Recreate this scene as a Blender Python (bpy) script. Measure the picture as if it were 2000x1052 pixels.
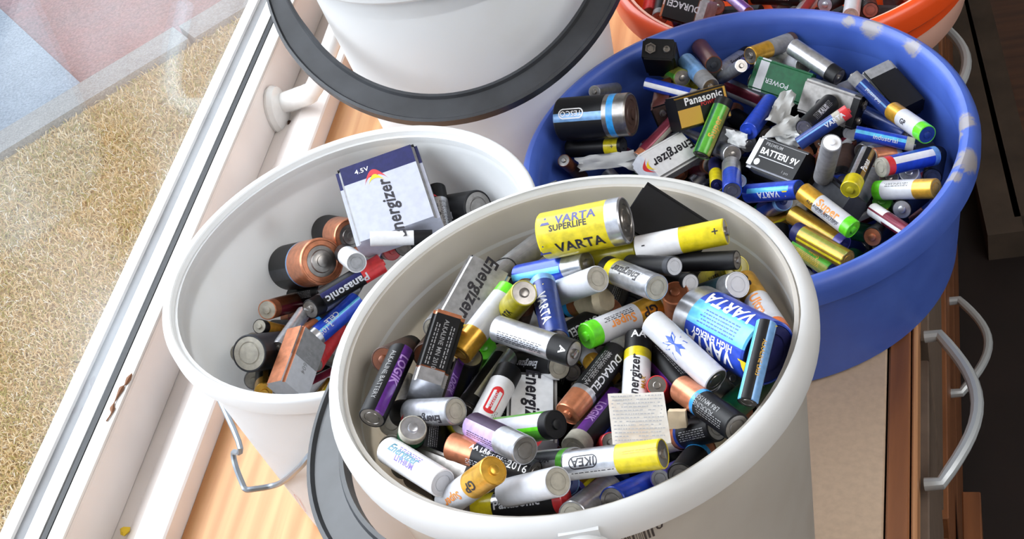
import bpy, bmesh, math, random
from mathutils import Vector, Matrix, Quaternion
# ------------------------------------------------------------------ scene, camera, world, light
for o in list(bpy.data.objects): bpy.data.objects.remove(o, do_unlink=True)
SC = bpy.context.scene
COL = SC.collection
SC.view_settings.view_transform = 'Standard'
SC.view_settings.look = 'None'
SC.view_settings.gamma = 1.0
SC.view_settings.use_curve_mapping = False
SC.view_settings.exposure = 0.36
H = 0.82                                   # eye height above the cabinet top
CR = Vector((0.9578914, 0.1472906, -0.2464741)); CU = Vector((0.0720098, 0.7077382, 0.7027953)); CF = Vector((-0.2779543, 0.6909501, -0.6673300))
FPX = 2865.5
CAM = Vector((0, 0, H))
cd = bpy.data.cameras.new('camera'); cam = bpy.data.objects.new('camera', cd); COL.objects.link(cam)
cam.matrix_world = Matrix(((CR.x, CU.x, -CF.x, 0), (CR.y, CU.y, -CF.y, 0), (CR.z, CU.z, -CF.z, H), (0, 0, 0, 1)))
cd.sensor_fit = 'HORIZONTAL'; cd.sensor_width = 36; cd.lens = FPX/2000*36; cd.clip_start = .02; cd.clip_end = 200
SC.camera = cam
W = bpy.data.worlds.new('sky'); SC.world = W; W.use_nodes = True
nt = W.node_tree; bg = nt.nodes['Background']
tc = nt.nodes.new('ShaderNodeTexCoord'); sp = nt.nodes.new('ShaderNodeSeparateXYZ'); cr = nt.nodes.new('ShaderNodeValToRGB')
nt.links.new(tc.outputs['Generated'], sp.inputs[0]); nt.links.new(sp.outputs['Z'], cr.inputs[0]); nt.links.new(cr.outputs[0], bg.inputs[0])
cr.color_ramp.elements[0].position = 0; cr.color_ramp.elements[0].color = (.86, .92, 1, 1)
cr.color_ramp.elements[1].position = .9; cr.color_ramp.elements[1].color = (.62, .76, 1, 1)
bg.inputs[1].default_value = 1.25
def area(name, loc, target, sx, sy, power, col):
    l = bpy.data.lights.new(name, 'AREA'); l.shape = 'RECTANGLE'; l.size = sx; l.size_y = sy; l.energy = power; l.color = col
    o = bpy.data.objects.new(name, l); COL.objects.link(o); o.location = loc; d = Vector(target)-Vector(loc); o.rotation_euler = d.to_track_quat('-Z', 'Y').to_euler(); return o
area('window_fill', (-2.0, .95, 1.75), (-.20, .75, .10), 4.2, 1.9, 150, (.93, .97, 1))  # added panel outside the window, lifts the daylight indoors above the sky's
area('room_fill', (.9, .2, 1.6), (.1, .5, 0), 1.6, 1.6, 32, (1, .985, .97))  # unseen fill light, added to brighten the room side
def at(px, py, z):
    "point of the place at height z seen at a pixel of the photograph"
    d = (CR*(px-1000) - CU*(py-526) + CF*FPX)
    return CAM + d*((z-H)/d.z)
# ------------------------------------------------------------------ helpers
def lin(c):
    return tuple((x/255/12.92 if x/255 <= .04045 else ((x/255+.055)/1.055)**2.4) for x in c) + (1,)
MATS = {}
def mat(name, rgb, metal=0, rough=.45, spec=.5, noise=0, nscale=60, rgb2=None, bump=0, coat=0, alpha=1, bscale=None, n2=.5):
    if name in MATS: return MATS[name]
    m = bpy.data.materials.new(name); m.use_nodes = True; MATS[name] = m
    t = m.node_tree; b = t.nodes['Principled BSDF']
    b.inputs['Base Color'].default_value = lin(rgb); b.inputs['Metallic'].default_value = metal; b.inputs['Roughness'].default_value = rough
    b.inputs['Specular IOR Level'].default_value = spec; b.inputs['Coat Weight'].default_value = coat; b.inputs['Alpha'].default_value = alpha
    if noise or bump:
        c = t.nodes.new('ShaderNodeTexCoord'); n = t.nodes.new('ShaderNodeTexNoise'); n.inputs['Scale'].default_value = nscale; n.inputs['Detail'].default_value = 4
        t.links.new(c.outputs['Object'], n.inputs['Vector'])
        if noise:
            r = t.nodes.new('ShaderNodeValToRGB'); r.color_ramp.elements[0].position = n2-.15; r.color_ramp.elements[1].position = n2+.2
            d = rgb2 or tuple(x*(1-noise) for x in rgb)
            r.color_ramp.elements[0].color = lin(rgb); r.color_ramp.elements[1].color = lin(d)
            t.links.new(n.outputs['Fac'], r.inputs[0]); t.links.new(r.outputs[0], b.inputs['Base Color'])
        if bump:
            n3 = n
            if bscale:
                n3 = t.nodes.new('ShaderNodeTexNoise'); n3.inputs['Scale'].default_value = bscale; t.links.new(c.outputs['Object'], n3.inputs['Vector'])
            u = t.nodes.new('ShaderNodeBump'); u.inputs['Strength'].default_value = bump; u.inputs['Distance'].default_value = .002
            t.links.new(n3.outputs['Fac'], u.inputs['Height']); t.links.new(u.outputs[0], b.inputs['Normal'])
    return m
def mesh(name, verts, faces, mats, idx=None, smooth=True, sharp=35):
    me = bpy.data.meshes.new(name); me.from_pydata(verts, [], faces)
    for m in mats: me.materials.append(m)
    if idx: me.polygons.foreach_set('material_index', idx)
    if smooth: me.polygons.foreach_set('use_smooth', [True]*len(faces)); me.set_sharp_from_angle(angle=math.radians(sharp))
    me.update(); return me
def obj(name, me, parent=None, loc=None, rot=None):
    o = bpy.data.objects.new(name, me); COL.objects.link(o)
    if parent is not None: o.parent = parent
    if loc is not None: o.location = loc
    if rot is not None: o.rotation_euler = rot
    return o
def thing(name, label, cat, loc=(0, 0, 0), group=None):
    o = bpy.data.objects.new(name, None); COL.objects.link(o); o.location = loc; o.empty_display_size = .01
    o['label'] = label; o['category'] = cat
    if group: o['group'] = group
    return o
def tag(o, label, cat, group=None):
    o['label'] = label; o['category'] = cat
    if group: o['group'] = group
    return o
def structure(o, label=None):
    o['kind'] = 'structure'
    if label: o['label'] = label
    return o
class G:
    "collects verts and faces"
    def __init__(s): s.v = []; s.f = []; s.m = []
    def box(s, a, b, m=0, M=None, bev=0):
        x0, y0, z0 = a; x1, y1, z1 = b
        p = [Vector((x, y, z)) for z in (z0, z1) for y in (y0, y1) for x in (x0, x1)]
        if M is not None: p = [M @ q for q in p]
        n = len(s.v); s.v += [tuple(q) for q in p]
        for f in ((0, 2, 3, 1), (4, 5, 7, 6), (0, 1, 5, 4), (2, 6, 7, 3), (0, 4, 6, 2), (1, 3, 7, 5)): s.f.append(tuple(n+i for i in f)); s.m.append(m)
    def lathe(s, prof, seg=24, fm=None, axis='Z', fr=None, c=(0, 0, 0), cap=True):
        "prof: (r, h); rings of points; fm(k, j) gives a material index"
        n0 = len(s.v); rings = []
        for (r, h) in prof:
            if r < 1e-6:
                q = (0, 0, h); s.v.append(s._ax(q, axis, c)); rings.append([len(s.v)-1])
            else:
                R = []
                for j in range(seg):
                    a = 2*math.pi*j/seg; rr = r*(fr(a) if fr else 1)
                    s.v.append(s._ax((rr*math.cos(a), rr*math.sin(a), h), axis, c)); R.append(len(s.v)-1)
                rings.append(R)
        for k in range(len(rings)-1):
            A, B = rings[k], rings[k+1]
            for j in range(seg):
                j2 = (j+1) % seg; mi = fm(k, j) if fm else 0
                if len(A) == 1 and len(B) == 1: continue
                if len(A) == 1: s.f.append((A[0], B[j], B[j2]) if axis == 'Z' else (A[0], B[j], B[j2]))
                elif len(B) == 1: s.f.append((A[j], B[0], A[j2]))
                else: s.f.append((A[j], B[j], B[j2], A[j2]))
                s.m.append(mi)
        return s
    def _ax(s, q, axis, c):
        if axis == 'Z': p = q
        else: p = (q[2], q[1], q[0])        # axis X : angle 0 = +Z, 90 deg = +Y
        return (p[0]+c[0], p[1]+c[1], p[2]+c[2])
    def tube(s, pts, r, seg=8, m=0, closed=False):
        pts = [Vector(p) for p in pts]; n0 = len(s.v); N = len(pts)
        up = Vector((0, 0, 1)); prev = None
        for i, p in enumerate(pts):
            d = (pts[min(i+1, N-1)]-pts[max(i-1, 0)]).normalized()
            if prev is None: u = d.cross(up if abs(d.z) < .9 else Vector((1, 0, 0))).normalized()
            else: u = (prev - d*prev.dot(d)).normalized()
            prev = u; w = d.cross(u)
            rr = r[i] if isinstance(r, (list, tuple)) else r
            for j in range(seg):
                a = 2*math.pi*j/seg; s.v.append(tuple(p+u*(rr*math.cos(a))+w*(rr*math.sin(a))))
        for i in range(N-1):
            for j in range(seg):
                a = n0+i*seg+j; b = n0+i*seg+(j+1) % seg
                s.f.append((a, b, b+seg, a+seg)); s.m.append(m)
        s.f.append(tuple(n0+seg-1-j for j in range(seg))); s.m.append(m); s.f.append(tuple(n0+(N-1)*seg+j for j in range(seg))); s.m.append(m)
        return s
    def build(s, name, mats, sharp=35, smooth=True):
        me = mesh(name, s.v, s.f, mats, s.m, smooth, sharp)
        bm = bmesh.new(); bm.from_mesh(me); bmesh.ops.recalc_face_normals(bm, faces=bm.faces); bm.to_mesh(me); bm.free()
        return me
def smoothpts(P, n=6):
    "Catmull-Rom through points"
    P = [Vector(p) for p in P]; out = []
    for i in range(len(P)-1):
        a = P[max(i-1, 0)]; b = P[i]; c = P[i+1]; d = P[min(i+2, len(P)-1)]
        for k in range(n):
            t = k/n; out.append(.5*((2*b)+(c-a)*t+(2*a-5*b+4*c-d)*t*t+(3*b-a-3*c+d)*t**3))
    out.append(P[-1]); return out
# ------------------------------------------------------------------ materials of the place
white_paint = mat('white_window_paint', (236, 234, 230), rough=.35, noise=.08, nscale=9)
bounce_paint = mat('white_paint_warm_bounce', (244, 236, 231), rough=.4, noise=.07, nscale=7)  # white frame paint with the pine's warm bounce put into its colour
grey_alu = mat('grey_weather_strip', (74, 76, 80), rough=.5, noise=.15, nscale=30)
gasket = mat('black_gasket', (16, 20, 24), rough=.5)
wall_m = mat('wall_plaster', (206, 198, 186), rough=.9, bump=.1, nscale=40)
ceil_m = mat('ceiling_plaster', (225, 222, 216), rough=.95, bump=.1, nscale=40)
floor_m = mat('dark_floor', (38, 28, 28), rough=.6, noise=.4, nscale=5)
steel = mat('steel', (176, 172, 168), metal=.9, rough=.32, noise=.25, nscale=300)
def wood(name, a, b, sc=(60, 3, 60), rough=.45):
    m = bpy.data.materials.new(name); m.use_nodes = True; t = m.node_tree; p = t.nodes['Principled BSDF']; p.inputs['Roughness'].default_value = rough
    c = t.nodes.new('ShaderNodeTexCoord'); mp = t.nodes.new('ShaderNodeMapping'); mp.inputs['Scale'].default_value = sc
    n = t.nodes.new('ShaderNodeTexNoise'); n.inputs['Scale'].default_value = 1; n.inputs['Detail'].default_value = 6; n.inputs['Distortion'].default_value = .6
    w = t.nodes.new('ShaderNodeTexWave'); w.inputs['Scale'].default_value = .22; w.inputs['Distortion'].default_value = 5; w.inputs['Detail'].default_value = 3; w.inputs['Detail Scale'].default_value = .6
    mx = t.nodes.new('ShaderNodeMath'); mx.operation = 'MULTIPLY_ADD'; mx.inputs[1].default_value = .22
    r = t.nodes.new('ShaderNodeValToRGB'); r.color_ramp.elements[0].position = .35; r.color_ramp.elements[0].color = lin(a); r.color_ramp.elements[1].position = .85; r.color_ramp.elements[1].color = lin(b)
    L = t.links.new; L(c.outputs['Object'], mp.inputs[0]); L(mp.outputs[0], n.inputs['Vector']); L(mp.outputs[0], w.inputs['Vector'])
    L(w.outputs['Fac'], mx.inputs[0]); L(n.outputs['Fac'], mx.inputs[2]); L(mx.outputs[0], r.inputs[0]); L(r.outputs[0], p.inputs['Base Color'])
    return m
pine = wood('pine_board', (214, 164, 112), (190, 132, 82), (90, 5, 90))
oak = wood('brown_wood', (150, 96, 60), (112, 68, 42), (60, 5, 60))
oak_dark = wood('dark_wood', (96, 62, 44), (66, 42, 34), (60, 5, 60))
beige = mat('beige_laminate', (196, 172, 148), rough=.6, noise=.06, nscale=200)
drawer_m = mat('grey_brown_laminate', (112, 96, 84), rough=.55, noise=.12, nscale=60)
# ------------------------------------------------------------------ room shell
def slab(name, a, b, m, kind=True, M=None):
    g = G(); g.box(a, b, 0, M); o = obj(name, g.build(name, [m]))
    if kind: structure(o)
    return o
slab('floor', (-.70, -2.2, -.80), (3.2, 4.4, -.75), floor_m)
slab('ceiling', (-.80, -2.2, 1.65), (3.2, 4.4, 1.70), ceil_m)
slab('wall_right', (3.2, -2.2, -.80), (3.3, 4.4, 1.70), wall_m)
slab('wall_back', (-.80, 4.4, -.80), (3.3, 4.5, 1.70), wall_m)
slab('wall_front', (-.80, -2.3, -.80), (3.3, -2.2, 1.70), wall_m)
# wall under, over and beside the window
g = G(); g.box((-.72, -2.2, -.80), (-.575, 4.4, -.03)); g.box((-.72, -2.2, 1.45), (-.62, 4.4, 1.70)); g.box((-.72, -2.2, -.03), (-.62, -1.7, 1.45)); g.box((-.72, 4.0, -.03), (-.62, 4.4, 1.45))
structure(obj('wall_left', g.build('wall_left', [wall_m])))
def extr(name, prof, m, y0=-1.7, y1=4.0, parent=None):
    n = len(prof); v = [(x, y0, z) for x, z in prof]+[(x, y1, z) for x, z in prof]
    f = [tuple(range(n)), tuple(range(2*n-1, n-1, -1))]+[(i, (i+1) % n, (i+1) % n+n, i+n) for i in range(n)]
    me = mesh(name, v, f, [m], None, False); bm = bmesh.new(); bm.from_mesh(me); bmesh.ops.recalc_face_normals(bm, faces=bm.faces); bm.to_mesh(me); bm.free()
    o = obj(name, me, parent); return o
win = bpy.data.objects.new('window_1', None); COL.objects.link(win); structure(win)
extr('frame_sill', [(-.562, -.03), (-.562, .0185), (-.5635, .0200), (-.587, .0205), (-.6005, .0115), (-.6155, .0080), (-.6155, -.03)], bounce_paint, parent=win)
extr('sash_rail', [(-.6151, .0085), (-.6151, .0555), (-.6158, .0578), (-.6178, .0585), (-.6294, .0585), (-.6294, .0085)], bounce_paint, parent=win)
extr('glazing_bead', [(-.6158, .0586), (-.6165, .0602), (-.6288, .0606), (-.6294, .0586)], white_paint, parent=win)
extr('rubber_gasket', [(-.6294, .0500), (-.6294, .0612), (-.6338, .0612), (-.6338, .0500)], gasket, parent=win)
extr('outer_bead', [(-.6378, .0300), (-.6378, .0585), (-.6500, .0585), (-.6505, .0300)], white_paint, parent=win)
extr('weather_strip', [(-.6505, .0300), (-.6505, .0560), (-.6622, .0545), (-.6622, .0300)], grey_alu, parent=win)
extr('outer_sill', [(-.6622, -.03), (-.6622, .0580), (-.6745, .0565), (-.6760, .0540), (-.6760, -.03)], white_paint, parent=win)
extr('head_frame', [(-.60, 1.38), (-.60, 1.46), (-.67, 1.46), (-.67, 1.38)], white_paint, parent=win)
# pane: clear glass, pale patches mixed in to imitate reflected haze
gl = bpy.data.materials.new('window_glass'); gl.use_nodes = True; t = gl.node_tree; t.nodes.clear(); N = t.nodes.new; L = t.links.new
out = N('ShaderNodeOutputMaterial'); tr = N('ShaderNodeBsdfTransparent'); gs = N('ShaderNodeBsdfGlossy'); gs.inputs['Roughness'].default_value = .02
lw = N('ShaderNodeLayerWeight'); lw.inputs[0].default_value = .5; fp_ = N('ShaderNodeMath'); fp_.operation = 'POWER'; fp_.inputs[1].default_value = 4; L(lw.outputs['Facing'], fp_.inputs[0]); fr = N('ShaderNodeMath'); fr.operation = 'MULTIPLY_ADD'; fr.inputs[1].default_value = .8; fr.inputs[2].default_value = .035; L(fp_.outputs[0], fr.inputs[0]); mx = N('ShaderNodeMixShader'); L(fr.outputs[0], mx.inputs[0]); L(tr.outputs[0], mx.inputs[1]); L(gs.outputs[0], mx.inputs[2])
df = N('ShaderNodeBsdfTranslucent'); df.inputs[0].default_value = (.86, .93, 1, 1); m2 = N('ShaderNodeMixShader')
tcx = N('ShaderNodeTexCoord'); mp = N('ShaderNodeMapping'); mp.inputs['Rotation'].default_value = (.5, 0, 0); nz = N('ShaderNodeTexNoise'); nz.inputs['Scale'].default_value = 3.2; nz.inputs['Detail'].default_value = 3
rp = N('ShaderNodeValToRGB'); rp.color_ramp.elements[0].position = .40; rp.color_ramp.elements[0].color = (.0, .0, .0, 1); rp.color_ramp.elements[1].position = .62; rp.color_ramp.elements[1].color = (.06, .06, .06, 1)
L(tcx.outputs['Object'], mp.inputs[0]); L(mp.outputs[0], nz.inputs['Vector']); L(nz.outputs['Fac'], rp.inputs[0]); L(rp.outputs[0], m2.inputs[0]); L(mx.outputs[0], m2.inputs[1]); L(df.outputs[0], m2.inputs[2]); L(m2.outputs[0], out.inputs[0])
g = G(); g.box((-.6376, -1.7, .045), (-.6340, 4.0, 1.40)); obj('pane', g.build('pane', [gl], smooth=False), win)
# window fastener on the sash
fs = thing('window_fastener', 'white casement fastener on the window rail beside the tall bucket with black handle', 'handle', (-.606, 1.075, .024))
enam = mat('white_enamel', (240, 239, 236), rough=.25, coat=.3, noise=.05, nscale=60)
g = G(); g.lathe([(0, -.009), (.022, -.009), (.023, -.006), (.021, -.001), (.011, .003), (0, .004)], 24, axis='X', fr=lambda a: 1+.12*math.cos(2*a)); obj('base_plate', g.build('base_plate', [enam]), fs, rot=(0, 0, 0))
g = G(); g.tube(smoothpts([(.001, .004, .004), (.020, .001, .010), (.040, -.004, .020), (.052, .010, .034), (.060, .060, .046), (.066, .120, .056)], 5), [.0105]*10+[.009]*16, 12); obj('lever', g.build('lever', [enam]), fs)
g = G(); g.lathe([(0, 0), (.005, 0), (.004, .003), (0, .003)], 10, axis='X', c=(.0035, -.006, -.016)); obj('screw', g.build('screw', [mat('rust_screw', (70, 48, 38), metal=.5, rough=.6)]), fs)
# bits lying on the sill
tw = mat('dry_stem', (132, 92, 66), rough=.8)
g = G(); g.tube(smoothpts([(-.6170, .700, .0612), (-.6185, .690, .0612), (-.6205, .684, .0612), (-.6215, .668, .0613), (-.6200, .660, .0612), (-.6215, .652, .0612)], 5), [.0004, .0009, .0016, .0022, .0018, .0012, .0007]*3+[.0006]*5, 6)
g.v = [(v[0]+.0035*0, v[1], v[2]) for v in g.v]
tag(obj('dry_twig', g.build('dry_twig', [tw])), 'small dried brown twig lying on the white window rail', 'twig')
g = G(); g.lathe([(0, -.001), (.0036, 0), (.0042, .0016), (.0024, .0034), (0, .0038)], 9, fr=lambda a: 1+.2*math.sin(3*a)); o = obj('yellow_crumb', g.build('yellow_crumb', [mat('crumb_yellow', (228, 190, 40), rough=.7)]), loc=at(245, 1038, .0135)); tag(o, 'small yellow crumb in the groove of the window sill', 'crumb')
# ------------------------------------------------------------------ outside
def ground_mat(name, cols, scales, bump=.6):
    m = bpy.data.materials.new(name); m.use_nodes = True; t = m.node_tree; p = t.nodes['Principled BSDF']; p.inputs['Roughness'].default_value = .95; L = t.links.new
    c = t.nodes.new('ShaderNodeTexCoord'); prev = None
    for i, (a, b) in enumerate(cols):
        n = t.nodes.new('ShaderNodeTexNoise'); n.inputs['Scale'].default_value = scales[i]; n.inputs['Detail'].default_value = 6; n.inputs['Roughness'].default_value = .7
        L(c.outputs['Object'], n.inputs['Vector']); r = t.nodes.new('ShaderNodeValToRGB'); r.color_ramp.elements[0].position = .38; r.color_ramp.elements[1].position = .62
        r.color_ramp.elements[0].color = lin(a); r.color_ramp.elements[1].color = lin(b); L(n.outputs['Fac'], r.inputs[0])
        if prev is None: prev = r.outputs[0]
        else:
            x = t.nodes.new('ShaderNodeMix'); x.data_type = 'RGBA'; x.inputs[0].default_value = .5; L(prev, x.inputs[6]); L(r.outputs[0], x.inputs[7]); prev = x.outputs[2]
        nn = n
    L(prev, p.inputs['Base Color']); u = t.nodes.new('ShaderNodeBump'); u.inputs['Strength'].default_value = bump; u.inputs['Distance'].default_value = .02; L(nn.outputs['Fac'], u.inputs['Height']); L(u.outputs[0], p.inputs['Normal'])
    return m
grass_m = ground_mat('dry_lawn_soil', [((220, 190, 136), (196, 166, 108)), ((232, 206, 158), (172, 144, 88)), ((240, 216, 172), (140, 114, 72))], [1.2, 9, 70])
asph_m = ground_mat('gravel', [((200, 116, 104), (160, 140, 134)), ((184, 120, 112), (152, 138, 136)), ((200, 150, 142), (104, 84, 82))], [.55, 6, 90])
GZ = -2.5
ka, kb = at(0, 305, GZ), at(370, 80, GZ); kd = (kb-ka).normalized(); kn = Vector((-kd.y, kd.x, 0))      # kn points away from the house
def gp(s, n, z=0): return ka+kd*s+kn*n+Vector((0, 0, z))
def quad(name, s0, s1, n0, n1, m, z):
    me = mesh(name, [tuple(gp(s0, n0, z)), tuple(gp(s1, n0, z)), tuple(gp(s1, n1, z)), tuple(gp(s0, n1, z))], [(0, 1, 2, 3)], [m], None, False); return structure(obj(name, me))
quad('lawn', -10, 12, -12, .02, grass_m, -.03)
quad('gravel_yard', -10, 12, .10, 14, asph_m, -.05)
tar_m = ground_mat('haze_tinted_asphalt', [((178, 190, 198), (156, 168, 176)), ((186, 194, 200), (146, 154, 160)), ((196, 202, 206), (120, 126, 132))], [.6, 8, 90])  # asphalt with the bluish haze of the glass put into its colour
quad('hazed_asphalt', -10, (at(118, 120, GZ)-ka).dot(kd), .20, 14, tar_m, -.035)
# grass blades near the kerb and in view: countless
random.seed(11)
bl_m = [mat('straw_%s' % n, c, rough=.8) for n, c in (('pale', (236, 210, 162)), ('tan', (216, 182, 124)), ('green', (172, 160, 88)), ('white', (244, 232, 204)))]
v = []; f = []; mi = []
for i in range(42000):
    px, py = random.uniform(-60, 480), random.uniform(0, 1060)
    P = at(px, py, GZ-.03); s = (P-ka).dot(kn)
    if s > -.01: continue
    h = random.uniform(.008, .028); a = random.uniform(0, 6.28); w = random.uniform(.0012, .0030); q = random.uniform(.015, .06)
    d = Vector((math.cos(a), math.sin(a), 0)); e = Vector((-d.y, d.x, 0))*w; n = len(v)
    v += [tuple(P-e), tuple(P+e), tuple(P+d*q*.5+e*.8+Vector((0, 0, h))), tuple(P+d*q*.5-e*.8+Vector((0, 0, h))), tuple(P+d*q+Vector((0, 0, h*.6)))]
    k = random.choices(range(4), (4, 5, 3, 1))[0]; f += [(n, n+1, n+2, n+3), (n+3, n+2, n+4)]; mi += [k, k]
o = obj('dry_grass', mesh('dry_grass', v, f, bl_m, mi, False)); tag(o, 'short dry yellow lawn grass outside the window', 'grass'); o['kind'] = 'stuff'
stone_m = ground_mat('kerb_concrete', [((178, 172, 160), (158, 152, 142)), ((188, 182, 172), (146, 140, 132)), ((198, 192, 182), (128, 124, 118))], [3, 20, 120], .4)
kerb = bpy.data.objects.new('trim_1', None); COL.objects.link(kerb); structure(kerb)
s0 = (at(368, 72, GZ)-ka).dot(kd)
for k in range(-5, 6):
    a = s0+k*1.0+.012; b = s0+(k+1)*1.0-.012
    M = Matrix(((kd.x, kn.x, 0, ka.x), (kd.y, kn.y, 0, ka.y), (0, 0, 1, GZ), (0, 0, 0, 1)))
    g = G(); g.box((a, -.005+.012*(k % 2), -.1), (b, .155+.012*(k % 2), .004+.006*(k % 2)), 0, M); obj('kerb_stone', g.build('kerb_stone', [stone_m], smooth=False), kerb)
# ------------------------------------------------------------------ cabinet row and pine board
g = G(); xr = lambda y: -.250+(y-.7)*.0454
for z in (-.030, -.0002):
    for x, y in ((-.5615, -1.2), (xr(-1.2), -1.2), (xr(3.4), 3.4), (-.5615, 3.4)): g.v.append((x, y, z))
g.f = [(0, 1, 2, 3), (4, 5, 6, 7), (0, 1, 5, 4), (1, 2, 6, 5), (2, 3, 7, 6), (3, 0, 4, 7)]; g.m = [0]*6
bm_ = g.build('window_board', [pine], smooth=False); o = obj('window_board', bm_); tag(o, 'orange pine board along the window under the white buckets', 'board')
cab = thing('cabinet', 'low wooden cabinet with bow handles beneath the buckets, right of the pine board', 'cabinet', (-.020, .70, 0)); cab.rotation_euler = (0, 0, -math.radians(2.6))
def cbox(name, a, b, m, par=cab):
    g = G(); g.box(a, b); me = g.build(name, [m], smooth=False)
    bm = bmesh.new(); bm.from_mesh(me); bmesh.ops.bevel(bm, geom=bm.edges[:], offset=.0012, segments=1, affect='EDGES', clamp_overlap=True); bm.to_mesh(me); bm.free()
    return obj(name, me, par)
cbox('carcass', (-.150, -1.6, -.745), (-.010, 2.6, -.036), oak_dark)
cbox('top_panel', (-.227, -1.6, -.030), (-.021, 2.6, -.0005), beige)
cbox('edge_strip', (-.0195, -1.6, -.034), (-.0045, 2.6, .0005), oak)
cbox('edge_strip', (-.0035, -1.6, -.036), (.0005, 2.6, -.0015), wood('light_wood_edge', (196, 146, 104), (160, 108, 70)))
hm = mat('pale_grey_handle', (176, 182, 186), rough=.3, metal=.2, coat=.3)
for k in range(5):
    y0 = -1.56+k*.82
    for z0, z1, mm in ((-.26, -.040, drawer_m), (-.50, -.27, oak), (-.735, -.51, oak)):
        d = cbox('drawer', (-.009, y0, z0), (.0062 if z0 > -.27 else .010, y0+.80, z1), mm)
def bow(name, A, B, out, par=None):
    A = Vector(A); B = Vector(B); o_ = Vector(out); pts = []
    pts.append(A); n = 14
    for i in range(n+1):
        t = i/n; pts.append(A.lerp(B, t)+o_*(.30+.70*math.sin(math.pi*t)))
    pts.append(B); g = G(); g.tube(pts, .0046, 10); return obj(name, g.build(name, [hm]), par)
P = cab.matrix_basis if False else Matrix.Translation((-.020, .70, 0)) @ Matrix.Rotation(-math.radians(2.6), 4, 'Z')
Pi = P.inverted()
drs = [c for c in cab.children if c.name.startswith('drawer')]
for (pa, pb, z, ox) in (((1797, 640), (1812, 928), -.012, .036), ((1812, 28), (1826, 210), -.012, .036), ((1870, 575), (1893, 755), -.36, .040)):
    A = Pi @ at(pa[0], pa[1], z); B = Pi @ at(pb[0], pb[1], z); x0 = .004 if z > -.2 else .008
    A.x = x0; B.x = x0
    my = (A.y+B.y)/2; k = int((my+1.56)//.82); d = drs[k*3+(0 if z > -.2 else 1)]
    A.z = B.z = z-.010
    bow('bow_handle', A, B, (ox, 0, .004), d)
# dark things on the floor behind
pl = mat('dusty_plank', (84, 72, 62), rough=.85, noise=.25, nscale=12)
for i, (q0, q1, w, lab, zz) in enumerate((((1850, -40), (1965, 455), .05, 'grey brown plank on the dark floor nearest to the cabinet', -.70), ((1898, -40), (2010, 420), .04, 'grey brown plank on the dark floor farther from the cabinet', -.70), ((1950, -60), (2080, 420), .07, 'dark brown plank at the upper right edge of the picture', -.715))):
    a_, b_ = at(q0[0], q0[1], zz), at(q1[0], q1[1], zz); d_ = (b_-a_); Ln = d_.length; an = math.atan2(d_.y, d_.x)
    g = G(); g.box((0, -w/2, -.05 if i < 2 else -.035), (Ln, w/2, 0)); o = obj('floor_plank', g.build('floor_plank', [pl if i < 2 else oak_dark], smooth=False), loc=a_, rot=(0, 0, an)); tag(o, lab, 'plank')
for (qx, qy, w_, hh) in ((1857, 1010, .010, .30), (1897, 965, .018, .32)):
    p_ = Pi @ at(qx, qy, -.75+hh); cbox('front_post', (p_.x-w_/2, p_.y-.10, -.745), (p_.x+w_/2, p_.y+.004, -.75+hh), oak)
# ------------------------------------------------------------------ buckets
def plastic(name, rgb, rgb2, rough=.38, noise=.1, sss=.0, nscale=14):
    m = mat(name, rgb, rough=rough, noise=noise, nscale=nscale, rgb2=rgb2, n2=.62)
    return m
def see_through(m, w, col):
    t = m.node_tree; p = t.nodes['Principled BSDF']; o = next(n for n in t.nodes if n.type == 'OUTPUT_MATERIAL'); x = t.nodes.new('ShaderNodeMixShader'); x.inputs[0].default_value = w
    tl = t.nodes.new('ShaderNodeBsdfTranslucent'); tl.inputs[0].default_value = lin(col); t.links.new(p.outputs[0], x.inputs[1]); t.links.new(tl.outputs[0], x.inputs[2]); t.links.new(x.outputs[0], o.inputs[0]); return m
white_pl = see_through(plastic('white_bucket_plastic', (233, 235, 237), (222, 221, 217)), .34, (240, 240, 238))
grey_pl = see_through(plastic('frosted_bucket_plastic', (212, 209, 204), (196, 190, 182), rough=.5, nscale=22), .42, (236, 228, 214))
black_pl = mat('dark_handle_plastic', (54, 56, 60), rough=.42, noise=.25, nscale=40)
orange_pl = mat('orange_plastic', (240, 84, 28), rough=.35, coat=.2)
pink_pl = mat('pale_pink_plastic', (240, 190, 172), rough=.5)
wire_m = mat('galvanised_wire', (150, 158, 166), metal=.7, rough=.35)
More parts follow.
